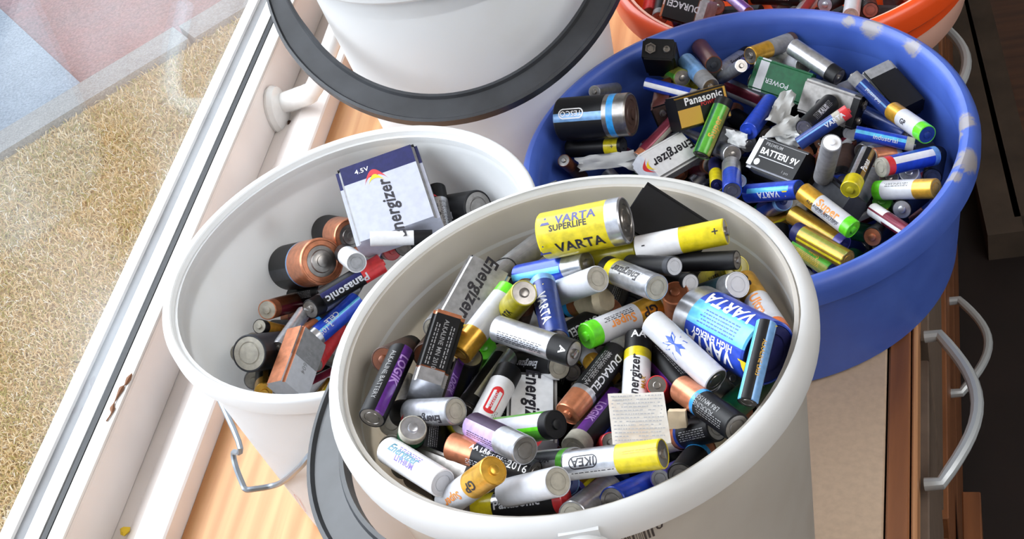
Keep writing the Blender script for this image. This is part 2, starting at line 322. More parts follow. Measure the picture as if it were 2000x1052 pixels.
# blue plastic with dried paint stains along the right of the rim
bl = mat('blue_tub_plastic', (72, 102, 190), rough=.4, noise=.12, nscale=30, rgb2=(62, 90, 176)); t = bl.node_tree; L = t.links.new; N = t.nodes.new; pb = t.nodes['Principled BSDF']
src = pb.inputs['Base Color'].links[0].from_socket; tcx = N('ShaderNodeTexCoord'); nz = N('ShaderNodeTexNoise'); nz.inputs['Scale'].default_value = 70; nz.inputs['Detail'].default_value = 8; nz.inputs['Roughness'].default_value = .75; nz.inputs['Distortion'].default_value = 1.5; L(tcx.outputs['Object'], nz.inputs['Vector'])
BC = Vector((-.13366, .84869, 0)); tot = None
for (px, py, z, r) in ((1700, 52, .118, .020), (1775, 90, .118, .018), (1748, 118, .105, .012), (1655, 40, .118, .012), (1878, 235, .118, .020), (1872, 270, .112, .012), (1888, 315, .116, .022), (1862, 345, .118, .012)):
    p = at(px, py, z)-BC; vd = N('ShaderNodeVectorMath'); vd.operation = 'DISTANCE'; L(tcx.outputs['Object'], vd.inputs[0]); vd.inputs[1].default_value = p
    mr = N('ShaderNodeMapRange'); mr.inputs[1].default_value = r*1.05; mr.inputs[2].default_value = 0; L(vd.outputs['Value'], mr.inputs[0])
    if tot is None: tot = mr.outputs[0]
    else:
        ad = N('ShaderNodeMath'); ad.operation = 'MAXIMUM'; L(tot, ad.inputs[0]); L(mr.outputs[0], ad.inputs[1]); tot = ad.outputs[0]
ad = N('ShaderNodeMath'); ad.operation = 'MULTIPLY'; L(tot, ad.inputs[0]); L(nz.outputs['Fac'], ad.inputs[1])
rp = N('ShaderNodeValToRGB'); rp.color_ramp.elements[0].position = .24; rp.color_ramp.elements[1].position = .34; L(ad.outputs[0], rp.inputs[0])
rp.color_ramp.elements[1].color = (.75, .75, .75, 1)
mx = N('ShaderNodeMix'); mx.data_type = 'RGBA'; L(rp.outputs[0], mx.inputs[0]); L(src, mx.inputs[6]); mx.inputs[7].default_value = lin((160, 152, 132)); L(mx.outputs[2], pb.inputs['Base Color'])

def oval(a, b): return lambda t: 1+a*math.cos(2*t)+b*math.sin(2*t)
def bucket(name, label, c, zr, R, tl, rb, rt, sk, ov, body_m, rim_m, wall=.0022, seg=96, cat='bucket', rnd=0):
    "c centre on the cabinet, zr rim height, R outer lip radius, tl lip width, rb/rt body radius at foot and under the lip, sk skirt height"
    o = thing(name, label, cat, (c[0], c[1], 0)); fr = oval(*ov); ri = R-tl
    g = G(); zs = zr-sk
    g.lathe([(0, .004), (rb-.010, .004), (rb-.008, .0), (rb-.003, .0), (rb, .003), (rb+(rt-rb)*.5, zs*.5), (rt, zs-.001), (rt, zr-.004), (rt-wall, zr-.004), (rt-wall, zs), (rb-wall, .008), (0, .007)], seg, fr=fr)
    obj('body', g.build('body', [body_m]), o)
    g = G(); e = min(tl*.28, .005)
    if rnd: pr = [(rt+.0002, zs), (R-.003, zs), (R-.0005, zs+.003), (R, zr-.010), (R-.0018, zr-.004), (R-.005, zr-.0008), (R-.008, zr), (ri+.004, zr-.0012), (ri+.001, zr-.0045), (ri, zr-.010), (rt-wall-.0006, zs-.006), (rt-wall+.0004, zs-.02), (rt-wall+.001, zs)]
    else: pr = [(rt+.0002, zs), (R-.001, zs), (R, zs+.001), (R, zr-e), (R-e*.4, zr-e*.3), (R-e, zr), (ri+e*.6, zr), (ri+e*.15, zr-e*.4), (ri, zr-e*1.2), (rt-wall-.0004, zr-sk*.8), (rt-wall+.0004, zs-.01), (rt-wall+.001, zs)]
    pr.append(pr[0]); g.lathe(pr, seg, fr=fr); obj('rim', g.build('rim', [rim_m]), o)
    return o
FC = (-.18875, .50821); LC = (-.37647, .66961); WC = (-.366, 1.020); OC = (-.106, 1.181)
bF = bucket('bucket', 'frosted white bucket heaped with batteries nearest to the camera, dark grey handle on its left', FC, .2829, .1280, .0095, .100, .1185, .021, (.0173, .015), grey_pl, white_pl, rnd=1)
bL = bucket('bucket', 'white bucket with thin rim by the window, only half full of batteries', LC, .2016, .1300, .0068, .106, .1225, .013, (-.0004, .0266), white_pl, white_pl)
bW = bucket('bucket', 'tall white bucket standing at the back by the window with a broad dark handle', WC, .267, .132, .010, .103, .1225, .022, (0, 0), white_pl, white_pl, rnd=1)
bB = bucket('tub', 'round blue plastic tub full of batteries on the right', (BC.x, BC.y), .1186, .1689, .0150, .1480, .1575, .024, (.0099, -.0054), bl, bl, rnd=1, cat='tub')
bO = bucket('basin', 'orange rimmed basin full of batteries behind the blue tub', OC, .080, .172, .012, .150, .160, .026, (0, 0), pink_pl, orange_pl, rnd=1, cat='basin')
# orange liner inside the basin
g = G(); g.lathe([(.1572, .075), (.1560, .055), (.1490, .012), (0, .010), (0, .0085), (.1500, .0095), (.1575, .054)], 96); obj('liner', g.build('liner', [orange_pl]), bO)
# broad strap handles
def strap(par, c, Ra, Rd, phi, az, z):
    phi = math.radians(phi); az = math.radians(az); a = Vector((math.cos(az), math.sin(az), 0)); b = Vector((math.sin(az), -math.cos(az), 0))
    d = b*math.cos(phi)-Vector((0, 0, math.sin(phi))); n = a.cross(d)
    if n.z < 0: n = -n
    sec = [(0, -.004), (.003, -.005), (.021, -.005), (.024, -.004), (.024, .0042), (.0215, .0046), (.0200, .0022), (.004, .0022), (.0025, .0046), (0, .0042)]
    g = G(); M_ = 64; k = len(sec)
    for i in range(M_+1):
        th = math.pi*i/M_; e = math.sin(th); tp = .45+.55*min(1, e*2.2)
        P0 = a*(Ra*math.cos(th))+d*(Rd*math.sin(th)); rad = (a*math.cos(th)*Rd+d*math.sin(th)*Ra).normalized()
        for (x, y) in sec:
            q = P0+rad*((x-.012)*tp-.012)+n*y; g.v.append((q.x, q.y, q.z+z))
    for i in range(M_):
        for j in range(k): g.f.append((i*k+j, i*k+(j+1) % k, (i+1)*k+(j+1) % k, (i+1)*k+j)); g.m.append(0)
    g.f.append(tuple(range(k))); g.m.append(0); g.f.append(tuple(M_*k+k-1-j for j in range(k))); g.m.append(0)
    h = obj('handle', g.build('handle', [black_pl]), par)
    for s in (1, -1):
        u = a*s; ang = math.atan2(u.y, u.x); M = Matrix.Rotation(ang, 4, 'Z')
        g = G(); r0 = c['R']-.002
        g.lathe([(0, r0), (.0135, r0), (.0135, r0+.0035), (.0105, r0+.0060), (.0055, r0+.0062), (.0055, r0+.0040), (0, r0+.0040)], 20, axis='X', c=(0, 0, z))
        g.box((r0-.004, -.0095, z-.006), (r0+.0012, .0095, z+c['up']-.003), 0)
        g.v = [tuple(M @ Vector(q)) for q in g.v]; obj('ear', g.build('ear', [white_pl]), par)
        g = G(); g.lathe([(0, r0+.0038), (.0050, r0+.0038), (.0050, r0+.0075), (.0030, r0+.0090), (0, r0+.0092)], 16, axis='X', c=(0, 0, z)); g.v = [tuple(M @ Vector(q)) for q in g.v]
        obj('pivot', g.build('pivot', [black_pl]), h)
strap(bF, dict(R=.1262, up=.0185), .148, .166, 15, -80, .262)
strap(bW, dict(R=.132, up=.018), .160, .190, 25, 12, .240)
# thin wire bail of the left bucket, fallen to its near side
c0 = Vector((LC[0], LC[1], 0))
def cyl_pt(px, py, r):
    o_ = CAM; d = (CR*(px-1000)-CU*(py-526)+CF*FPX).normalized(); best = None
    for k in range(3000):
        P = o_+d*(.4+k*.0004)
        if (P.xy-c0.xy).length <= r: return P-c0
    return P-c0
wp = [Vector((-.108, .082, .172)), Vector((-.124, .070, .160)), Vector((-.141, .030, .140)), Vector((-.143, -.005, .124)), at(466, 862, .105)-c0, at(456, 884, .092)-c0, at(461, 912, .084)-c0, at(474, 945, .075)-c0, at(479, 954, .073)-c0, at(492, 955, .072)-c0, at(545, 944, .072)-c0, cyl_pt(585, 912, .133), cyl_pt(608, 885, .135), cyl_pt(650, 842, .136), Vector((.060, -.118, .150)), Vector((.085, -.098, .172))]
g = G(); g.tube(smoothpts(wp, 6), .0021, 8); obj('bail', g.build('bail', [wire_m]), bL)
for e in (wp[0], wp[-1]):
    ang = math.atan2(e.y, e.x); g = G(); g.lathe([(0, .1235), (.009, .1235), (.008, .134), (0, .135)], 14, axis='X', c=(0, 0, .172)); M = Matrix.Rotation(ang, 4, 'Z'); g.v = [tuple(M @ Vector(q)) for q in g.v]; obj('ear', g.build('ear', [white_pl]), bL)
# small casting tab on the far lip of the left bucket
# ------------------------------------------------------------------ flat decals: 2D meshes bent on to what carries them
INK = {}
PAL = dict(dgold=(170, 140, 40), ink=(34, 32, 40), navy=(72, 76, 140), white=(236, 236, 238), pale=(200, 202, 210), grey=(140, 140, 142), gold=(206, 160, 60), orange=(226, 138, 60), lilac=(176, 140, 206), teal=(60, 120, 140), violet=(110, 90, 190), red=(206, 46, 50), yellow=(226, 196, 36), blue=(46, 84, 176), swred=(196, 52, 58))
def ink(c):
    if c not in INK: INK[c] = mat('print_'+c, PAL[c], rough=.4)
    return INK[c]
TX = {}
def text2d(s, size, bold, shear=0):
    k = (s, size, bold, shear)
    if k in TX: return TX[k]
    cu = bpy.data.curves.new('t', 'FONT'); cu.body = s; cu.size = size*1.38; cu.align_x = 'CENTER'; cu.align_y = 'CENTER'; cu.offset = size*bold; cu.shear = shear; cu.resolution_u = 2; cu.space_character = 1.04
    ob = bpy.data.objects.new('t', cu); COL.objects.link(ob); dg = bpy.context.evaluated_depsgraph_get(); me = bpy.data.meshes.new_from_object(ob.evaluated_get(dg))
    bm = bmesh.new(); bm.from_mesh(me); bmesh.ops.remove_doubles(bm, verts=bm.verts, dist=size*.002); 
    for i in range(-3, 4): bmesh.ops.bisect_plane(bm, geom=bm.verts[:]+bm.edges[:]+bm.faces[:], plane_co=(0, size*i*.2, 0), plane_no=(0, 1, 0))
    bmesh.ops.triangulate(bm, faces=bm.faces)
    cx = 0; ys = [v.co.y for v in bm.verts] or [0]; cy = (max(ys)+min(ys))/2 if not any(ch in s for ch in 'gypq') else size*.0
    bm.verts.index_update(); r = ([(v.co.x, v.co.y-cy) for v in bm.verts], [tuple(v.index for v in f.verts) for f in bm.faces]); bm.free()
    bpy.data.objects.remove(ob, do_unlink=True); bpy.data.meshes.remove(me); bpy.data.curves.remove(cu); TX[k] = r; return r
def put(v2, fl, x0, th, r, lift):
    "cylinder of radius r about X"
    out = []
    for x, y in v2:
        if fl < 0: x, y = -x, -y
        elif fl == 0: x, y = y, -x
        a = th+y/r; out.append((x0+x, (r+lift)*math.sin(a), (r+lift)*math.cos(a)))
    return out
def putflat(v2, fl, x0, y0, z, side=0):
    out = []
    for x, y in v2:
        if fl < 0: x, y = -x, -y
        elif fl == 0: x, y = y, -x
        out.append((x0+x, y0+y, z) if not side else (x0+x, -z, y0+y))
    return out
def rects(rows):
    v = []; f = []
    for (x0, x1, y0, y1) in rows:
        n = len(v); v += [(x0, y0), (x1, y0), (x1, y1), (x0, y1)]; f.append((n, n+1, n+2, n+3))
    return v, f
def fine(w, rows, pitch, seed):
    rn = random.Random(seed); rr = []
    for k in range(rows):
        y = (k-(rows-1)/2)*pitch; x = -w/2
        while x < w/2-pitch:
            l = rn.uniform(.0006, .0026); rr.append((x, min(x+l, w/2), y-pitch*.2, y+pitch*.2)); x += l+rn.uniform(.0004, .0010)
    return rects(rr)
def ringrect(w, h, t):
    v = []; f = []; n = 20
    for k in range(n):
        a = 2*math.pi*(k+.5)/n; cx = (w/2-h/2)*(1 if math.cos(a) > 0 else -1)
        for q in (h/2, h/2-t): v.append((cx+q*math.cos(a), q*math.sin(a)))
    for k in range(n): f.append((2*k, 2*k+1, 2*((k+1) % n)+1, 2*((k+1) % n)))
    return v, f
def crescent(w, h, thick=.5, n=14):
    "swoosh: outer arc and inner arc"
    v = []; f = []
    for k in range(n+1):
        t = k/n; a = math.pi*t; v.append((-h*math.sin(a)*(1-.25*t), w*(.5-t)))
        v.append((-h*math.sin(a)*(1-.25*t)*(1-thick*math.sin(a)**.7), w*(.5-t)))
    for k in range(n): f.append((2*k, 2*k+1, 2*k+3, 2*k+2))
    return v, f
def star(r, seed=4):
    rn = random.Random(seed); n = 11; v = [(0, 0)]
    for k in range(2*n): q = r*(rn.uniform(.75, 1.1) if k % 2 == 0 else rn.uniform(.4, .6)); a = math.pi*k/n; v.append((q*math.cos(a), q*math.sin(a)))
    return v, [(0, k+1, (k+1) % (2*n)+1) for k in range(2*n)]
# ------------------------------------------------------------------ battery wrappers
CL = dict(black=((19, 19, 22), 0), dkgrey=((52, 54, 60), 0), steel=((150, 146, 142), .8), silver=((196, 198, 204), .75), white=((226, 227, 230), 0), pale=((196, 198, 204), 0), grey=((140, 140, 142), .1),
    yellow=((222, 204, 30), 0), dyellow=((168, 158, 30), 0), gold=((226, 172, 62), .55), dgold=((164, 126, 44), .5), copper=((206, 132, 96), .55), dcopper=((128, 74, 48), .4), blue=((38, 74, 196), .2), dblue=((34, 58, 130), .1), navy=((36, 38, 88), .1),
    sky=((52, 160, 236), 0), lblue=((118, 168, 222), .1), cyan=((96, 190, 232), .1), lime=((104, 222, 42), 0), green=((88, 170, 56), .1), dgreen=((22, 92, 56), .1), purple=((98, 46, 140), .1), lilac=((186, 160, 220), .2), violet=((92, 84, 170), .1), dpurple=((58, 40, 66), .1),
    red=((208, 52, 56), 0), maroon=((124, 40, 62), .3), orange=((232, 120, 52), 0), brown=((84, 62, 54), .1), olive=((142, 148, 62), .2), beige=((214, 198, 164), 0), magenta=((196, 44, 110), 0), teal=((44, 70, 80), .3), dust=((176, 172, 160), 0))
def cm(c):
    rgb, me_ = CL[c]; dk = c in ('black', 'dkgrey', 'navy', 'teal', 'dpurple')
    return mat('wrap_'+c, rgb, metal=me_, spec=.28 if dk else .5, rough=.46 if dk else .28 if c not in ('dust', 'beige', 'brown', 'grey') else .6, noise=.16 if c not in ('lgrey', 'white', 'pale') else .05, nscale=220, coat=.1 if c not in ('dust', 'beige', 'black', 'dkgrey', 'navy') else 0)
# style: (bands from the + end, stripes (theta0, theta1, u0, u1, colour), + cap colour, - cap colour)
ST = {
 'varta_slim': ([(1, 'black')], [(-75, -22, 0, 1, 'lblue'), (45, 75, 0, 1, 'cyan')], 'navy', 'steel'),
 'superlife': ([(.17, 'silver'), (1, 'yellow')], [], 'steel', 'yellow'), 'yellow_silver': ([(.5, 'yellow'), (1, 'white')], [], 'steel', 'steel'), 'yellow': ([(1, 'dyellow')], [], 'steel', 'steel'),
 'yellow_rib': ([(.12, 'yellow'), (.16, 'dyellow'), (.3, 'yellow'), (.34, 'dyellow'), (1, 'yellow')], [], 'dyellow', 'steel'), 'black': ([(1, 'black')], [], 'steel', 'steel'), 'black_steel': ([(1, 'black')], [], 'dkgrey', 'dkgrey'),
 'black_silverneg': ([(.86, 'black'), (1, 'grey')], [], 'steel', 'silver'), 'black_grey': ([(.9, 'black'), (1, 'dkgrey')], [], 'silver', 'pale'), 'energizer_band': ([(.14, 'black'), (.26, 'yellow'), (1, 'silver')], [], 'steel', 'dust'),
 'blue_silver': ([(.28, 'silver'), (1, 'blue')], [(-15, 15, .3, 1, 'cyan')], 'steel', 'steel'), 'white': ([(1, 'pale')], [], 'dust', 'dust'), 'copper_blue': ([(.46, 'copper'), (.54, 'sky'), (1, 'black')], [], 'copper', 'steel'),
 'varta': ([(.1, 'lblue'), (1, 'dblue')], [(30, 60, .1, 1, 'navy')], 'dblue', 'steel'), 'steel_grey': ([(1, 'dkgrey')], [], 'steel', 'dkgrey'), 'gp': ([(.14, 'lime'), (.68, 'pale'), (1, 'gold')], [], 'lime', 'gold'),
 'duracell': ([(.3, 'copper'), (1, 'black')], [], 'copper', 'steel'), 'copper_old': ([(.35, 'dcopper'), (1, 'brown')], [], 'steel', 'steel'), 'energizer_silver': ([(.26, 'black'), (1, 'silver')], [], 'steel', 'steel'),
 'black_brown': ([(.8, 'brown'), (1, 'black')], [], 'dcopper', 'steel'), 'logik': ([(.88, 'black'), (1, 'black')], [(0, 45, 0, 1, 'purple')], 'steel', 'steel'), 'logik_white': ([(.84, 'black'), (1, 'dust')], [(-30, 15, 0, .84, 'purple')], 'steel', 'dust'),
 'silver_blackend': ([(.1, 'silver'), (.86, 'silver'), (1, 'black')], [(30, 75, .1, .86, 'black')], 'steel', 'steel'), 'redlabel': ([(.22, 'black'), (1, 'white')], [], 'steel', 'steel'), 'black_white': ([(1, 'black')], [(15, 75, 0, 1, 'white')], 'steel', 'dust'),
 'duracell_big': ([(.27, 'copper'), (.33, 'silver'), (1, 'black')], [], 'copper', 'steel'), 'green_stripe': ([(.12, 'black'), (1, 'green')], [(-90, -15, .12, 1, 'green'), (-15, 15, .12, 1, 'lime'), (0, 60, .12, 1, 'pale')], 'black', 'steel'),
 'silver': ([(1, 'silver')], [], 'steel', 'dust'), 'energizer_max': ([(.24, 'black'), (.36, 'yellow'), (1, 'white')], [], 'steel', 'steel'), 'white_splash': ([(1, 'pale')], [], 'steel', 'steel'),
 'varta_d': ([(.2, 'silver'), (1, 'blue')], [(-22.5, 22.5, .2, 1, 'cyan')], 'steel', 'navy'), 'gp_plain': ([(.12, 'orange'), (.6, 'pale'), (1, 'gold')], [], 'orange', 'gold'), 'teal_silver': ([(.78, 'teal'), (1, 'silver')], [], 'steel', 'pale'),
 'copper_tape': ([(.8, 'copper'), (1, 'dust')], [(-75, -15, 0, 1, 'grey')], 'dcopper', 'steel'), 'duracell_blue': ([(.36, 'copper'), (.42, 'sky'), (1, 'black')], [], 'copper', 'steel'), 'blue': ([(1, 'blue')], [], 'steel', 'steel'),
 'green_dark': ([(1, 'dgreen')], [], 'steel', 'steel'), 'tape_black': ([(.5, 'copper'), (.54, 'dblue'), (1, 'black')], [], 'copper', 'steel'), 'ikea': ([(.45, 'yellow'), (1, 'silver')], [(-90, -30, .45, 1, 'white')], 'steel', 'steel'),
 'green_ring': ([(.84, 'silver'), (.94, 'green'), (1, 'silver')], [(-60, -15, 0, .84, 'dkgrey')], 'steel', 'steel'), 'duracell_copper': ([(.32, 'copper'), (1, 'black')], [(-90, -30, .32, 1, 'dkgrey')], 'copper', 'steel'),
 'purple_silver': ([(.6, 'lilac'), (1, 'silver')], [(-75, -15, 0, .6, 'dpurple')], 'steel', 'steel'), 'energizer_silver2': ([(.22, 'black'), (1, 'silver')], [], 'steel', 'dust'), 'lithium': ([(1, 'white')], [], 'steel', 'pale'),
 'green_top': ([(.1, 'dust'), (.2, 'dgreen'), (1, 'black')], [], 'silver', 'steel'), 'corroded': ([(1, 'dust')], [], 'dust', 'dust'), 'gp_gold': ([(.42, 'gold'), (1, 'pale')], [], 'gold', 'steel'), 'panasonic': ([(.1, 'red'), (.76, 'black'), (1, 'yellow')], [(15, 60, .1, .76, 'silver')], 'red', 'dust'),
 'gold': ([(.14, 'violet'), (1, 'dgold')], [(0, 15, .14, 1, 'yellow')], 'navy', 'gold'), 'blue_violet': ([(1, 'violet')], [], 'steel', 'steel'), 'red': ([(1, 'red')], [], 'steel', 'steel'), 'grey': ([(1, 'grey')], [(15, 45, 0, 1, 'silver')], 'dust', 'dust'), 'green_lime': ([(.4, 'lime'), (1, 'pale')], [], 'lime', 'steel'),
 'red_silver': ([(.3, 'red'), (.6, 'silver'), (1, 'red')], [], 'steel', 'steel'), 'duracell_d': ([(.42, 'copper'), (.45, 'lblue'), (1, 'black')], [(-30, 0, .45, 1, 'dkgrey')], 'steel', 'steel'), 'duracell_c': ([(.5, 'copper'), (1, 'black')], [], 'steel', 'steel'),
 'silver_white': ([(.3, 'black'), (1, 'white')], [], 'steel', 'silver'), 'violet': ([(.5, 'violet'), (1, 'dpurple')], [], 'steel', 'violet'), 'black_duracell': ([(1, 'black')], [], 'dcopper', 'steel'), 'panasonic_red': ([(.34, 'red'), (1, 'black')], [(0, 30, .34, 1, 'navy')], 'red', 'steel'),
 'blue_silverneg': ([(.82, 'blue'), (1, 'silver')], [(0, 15, 0, .82, 'cyan')], 'steel', 'steel'), 'copper_red': ([(.2, 'copper'), (1, 'dcopper')], [(0, 90, .2, 1, 'maroon')], 'dust', 'steel'), 'black_gold': ([(.16, 'black'), (1, 'gold')], [], 'dust', 'steel'),
 'black_paledisc': ([(1, 'dkgrey')], [(-60, 0, 0, 1, 'black')], 'steel', 'dust'), 'grey_tip': ([(1, 'dust')], [], 'dust', 'dust'), 'gold_black': ([(.25, 'gold'), (1, 'black')], [(-15, 15, 0, 1, 'dgold')], 'gold', 'steel'), 'black_redring': ([(.12, 'red'), (1, 'black')], [], 'red', 'steel'),
 'tesco_d': ([(.17, 'steel'), (.26, 'sky'), (.32, 'steel'), (1, 'black')], [(-7, 15, .32, 1, 'lblue')], 'brown', 'steel'), 'black_yellowband': ([(.06, 'black'), (.3, 'yellow'), (1, 'black')], [], 'dkgrey', 'steel'), 'lightblue': ([(.36, 'grey'), (1, 'lblue')], [], 'steel', 'lblue'),
 'copper_brown': ([(1, 'dcopper')], [], 'dkgrey', 'steel'), 'gold_grey': ([(.42, 'gold'), (.9, 'grey'), (1, 'brown')], [], 'steel', 'brown'), 'silver_black': ([(.2, 'black'), (1, 'silver')], [], 'steel', 'steel'), 'maroon': ([(.08, 'copper'), (1, 'maroon')], [(30, 75, .08, 1, 'silver'), (-75, -30, .08, 1, 'pale')], 'copper', 'dust'),
 'blue_white': ([(.12, 'grey'), (1, 'blue')], [(-30, 15, .12, 1, 'white')], 'steel', 'steel'), 'yellow_dirty': ([(.5, 'dyellow'), (1, 'dgold')], [], 'dyellow', 'dgold'), 'olive': ([(1, 'olive')], [(-30, 0, 0, 1, 'green')], 'steel', 'steel'),
 'green_yellow': ([(.14, 'black'), (1, 'green')], [(-60, -30, .14, 1, 'olive'), (-90, -60, .0, 1, 'black'), (30, 60, .14, 1, 'dgreen')], 'black', 'steel'), 'blue_ringed': ([(1, 'blue')], [], 'blue', 'steel'), 'maroon_copper': ([(.14, 'copper'), (1, 'maroon')], [(15, 60, .14, 1, 'dust')], 'steel', 'steel'),
 'varta_red': ([(.14, 'red'), (.28, 'dust'), (1, 'dblue')], [(15, 30, .28, 1, 'lblue')], 'red', 'steel'), 'blue_silverpos': ([(.2, 'grey'), (1, 'dblue')], [(-15, 0, .2, 1, 'lblue')], 'steel', 'dblue'), 'green_grey': ([(.3, 'green'), (1, 'grey')], [], 'steel', 'steel'),
 'gp_blue': ([(.18, 'lime'), (.7, 'pale'), (1, 'gold')], [], 'dblue', 'gold'), 'blue_light': ([(.14, 'dust'), (1, 'blue')], [(0, 30, .14, 1, 'cyan')], 'steel', 'steel'), 'blue_dull': ([(1, 'dblue')], [], 'steel', 'steel'), 'copper_silver': ([(.34, 'copper'), (.42, 'silver'), (1, 'black')], [], 'dust', 'steel'),
 'grey_bright': ([(1, 'grey')], [], 'white', 'steel'), 'panasonic_yellow': ([(.24, 'yellow'), (1, 'black')], [(-45, -15, .24, 1, 'silver'), (15, 45, .24, 1, 'dgold')], 'dyellow', 'dust'), 'grey_old': ([(1, 'grey')], [], 'silver', 'dust'), 'blue_red': ([(.1, 'lblue'), (.82, 'blue'), (.94, 'red'), (1, 'dust')], [(0, 45, .1, .82, 'white')], 'blue', 'dust'),
 'silver_blue': ([(.4, 'white'), (1, 'lilac')], [], 'silver', 'steel'), 'rainbow': ([(.3, 'green'), (1, 'magenta')], [(-90, -15, 0, 1, 'green'), (-15, 15, 0, 1, 'yellow'), (15, 30, 0, 1, 'orange')], 'green', 'steel'), 'maroon_white': ([(.4, 'white'), (1, 'maroon')], [(15, 45, .4, 1, 'white'), (0, 15, 0, .4, 'maroon')], 'steel', 'steel'),
 'varta_bright': ([(1, 'blue')], [(0, 30, .1, .9, 'cyan')], 'dblue', 'steel'), 'green_silver': ([(.3, 'silver'), (.6, 'green'), (1, 'silver')], [], 'dust', 'steel'), 'gold_stripe': ([(.14, 'navy'), (1, 'dgold')], [(0, 15, .14, 1, 'yellow'), (30, 45, .14, 1, 'yellow'), (-45, -15, .14, 1, 'olive')], 'navy', 'gold'),
 'copper_end': ([(1, 'black')], [], 'copper', 'steel'), 'gold_navy': ([(.5, 'yellow'), (1, 'navy')], [], 'navy', 'navy'), 'silver_bluebody': ([(.4, 'silver'), (1, 'blue')], [], 'silver', 'steel'), 'lilac': ([(1, 'lilac')], [(-60, -15, 0, 1, 'purple')], 'steel', 'steel')}
DIM = {'AA': (.0505, .00715), 'AAA': (.0445, .0052), 'C': (.050, .0130), 'D': (.0615, .0170), 'B9': (.0485, .0265, .0175), 'B45': (.067, .062, .022), 'PLATE': (.045, .028, .010)}
ME = {}
def cylmesh(ty, st):
    k = (ty, st)
    if k in ME: return ME[k]
    Ln, r = DIM[ty]; bands, stripes, pc, nc = ST[st]; seg = 24 if r < .01 else 48; nub = .0014 if r < .01 else .0018; xt = Ln/2-nub; Lb = Ln-nub; e = r*.07
    cuts = sorted({u for u, _ in bands if u < .985} | {q for s in stripes for q in s[2:4] if .015 < q < .985})
    xs = [(r*.88, xt-e*1.2), (r*.90, xt), (r*.95, xt), (r, xt-e)]+[(r, xt-u*Lb) for u in cuts]+[(r, -Ln/2+e), (r*.95, -Ln/2), (r*.90, -Ln/2), (r*.88, -Ln/2+e*1.2)]
    cols = []; 
    def ci(c):
        if c not in cols: cols.append(c)
        return cols.index(c)
    def fm(a, j):
        x = (xs[a][1]+xs[a+1][1])/2; u = (xt-x)/Lb; c = next(cc for uu, cc in bands if u <= uu+1e-6 or uu == bands[-1][0]); th = (j+.5)*360/seg; th = th-360 if th > 180 else th
        for s in stripes:
            if s[0] <= th <= s[1] and s[2] <= u <= s[3]: c = s[4]
        return ci(c)
    g = G(); g.lathe(xs, seg, fm=fm, axis='X'); wr = g.build('wrapper', [cm(c) for c in cols], 30)
    rn = r*.36 if r < .01 else r*.24
    g = G(); prof = [(r*.885, xt-e*1.3), (r*.885, xt-e*.4), (rn*1.5, xt-e*.2), (rn*1.05, xt-e*.2), (rn, xt+.0002), (rn*.97, Ln/2-.0002), (rn*.8, Ln/2), (0, Ln/2)]
    if r > .01: prof = [(r*.885, xt-e*1.3), (r*.88, xt-e*.3), (r*.70, xt-e*.2), (r*.66, xt-e*.9), (r*.50, xt-e*.9), (r*.46, xt-e*.1), (rn*1.4, xt-e*.1), (rn, xt+.0002), (rn, Ln/2-.0002), (rn*.75, Ln/2), (0, Ln/2)]
    g.lathe(prof, seg, axis='X', fm=(lambda a_, j_: 1 if a_ < 3 and r > .01 and 'duracell' in st else 0)); pt = g.build('positive_terminal', [cm(pc), cm(bands[0][1])], 30)
    g = G(); g.lathe([(r*.885, -Ln/2+e*1.3), (r*.88, -Ln/2+e*.2), (r*.62, -Ln/2+e*.2), (r*.59, -Ln/2+e*.8), (r*.55, -Ln/2+e*.8), (r*.52, -Ln/2+e*.1), (0, -Ln/2+e*.05)], seg, axis='X'); ng = g.build('negative_terminal', [cm(nc)], 30)
    ME[k] = (wr, pt, ng); return ME[k]
# flat block batteries: bands along the length from the terminal end, edge colour, terminal plate colour
SB = {'energizer': ([(1, 'silver')], 'silver', 'dkgrey'), 'energizer_white': ([(.06, 'blue'), (1, 'white')] if False else [(1, 'white')], 'grey', 'grey'), 'duracell_nine': ([(.05, 'copper'), (.80, 'black'), (.82, 'dcopper'), (1, 'silver')], 'black', 'dust'),
 'varta_nine': ([(1, 'blue')], 'black', 'dkgrey'), 'grey_nine': ([(.04, 'steel'), (1, 'grey')], 'steel', 'black'), 'copper_nine': ([(.5, 'grey'), (1, 'pale')], 'copper', 'copper'), 'terminal_black': ([(1, 'black')], 'black', 'black'), 'green_nine': ([(.08, 'dgreen'), (.24, 'pale'), (1, 'dgreen')], 'dgreen', 'dgreen'),
 'brown_nine': ([(1, 'black')], 'dcopper', 'brown'), 'panasonic_nine': ([(1, 'black')], 'dgold', 'black'), 'batteri': ([(.10, 'white'), (1, 'black')], 'pale', 'black'), 'silver_nine': ([(.12, 'black'), (1, 'steel')], 'silver', 'black'), 'black_nine': ([(.2, 'grey'), (1, 'black')], 'black', 'pale'), 'black_flat': ([(1, 'dkgrey')], 'dkgrey', 'black')}
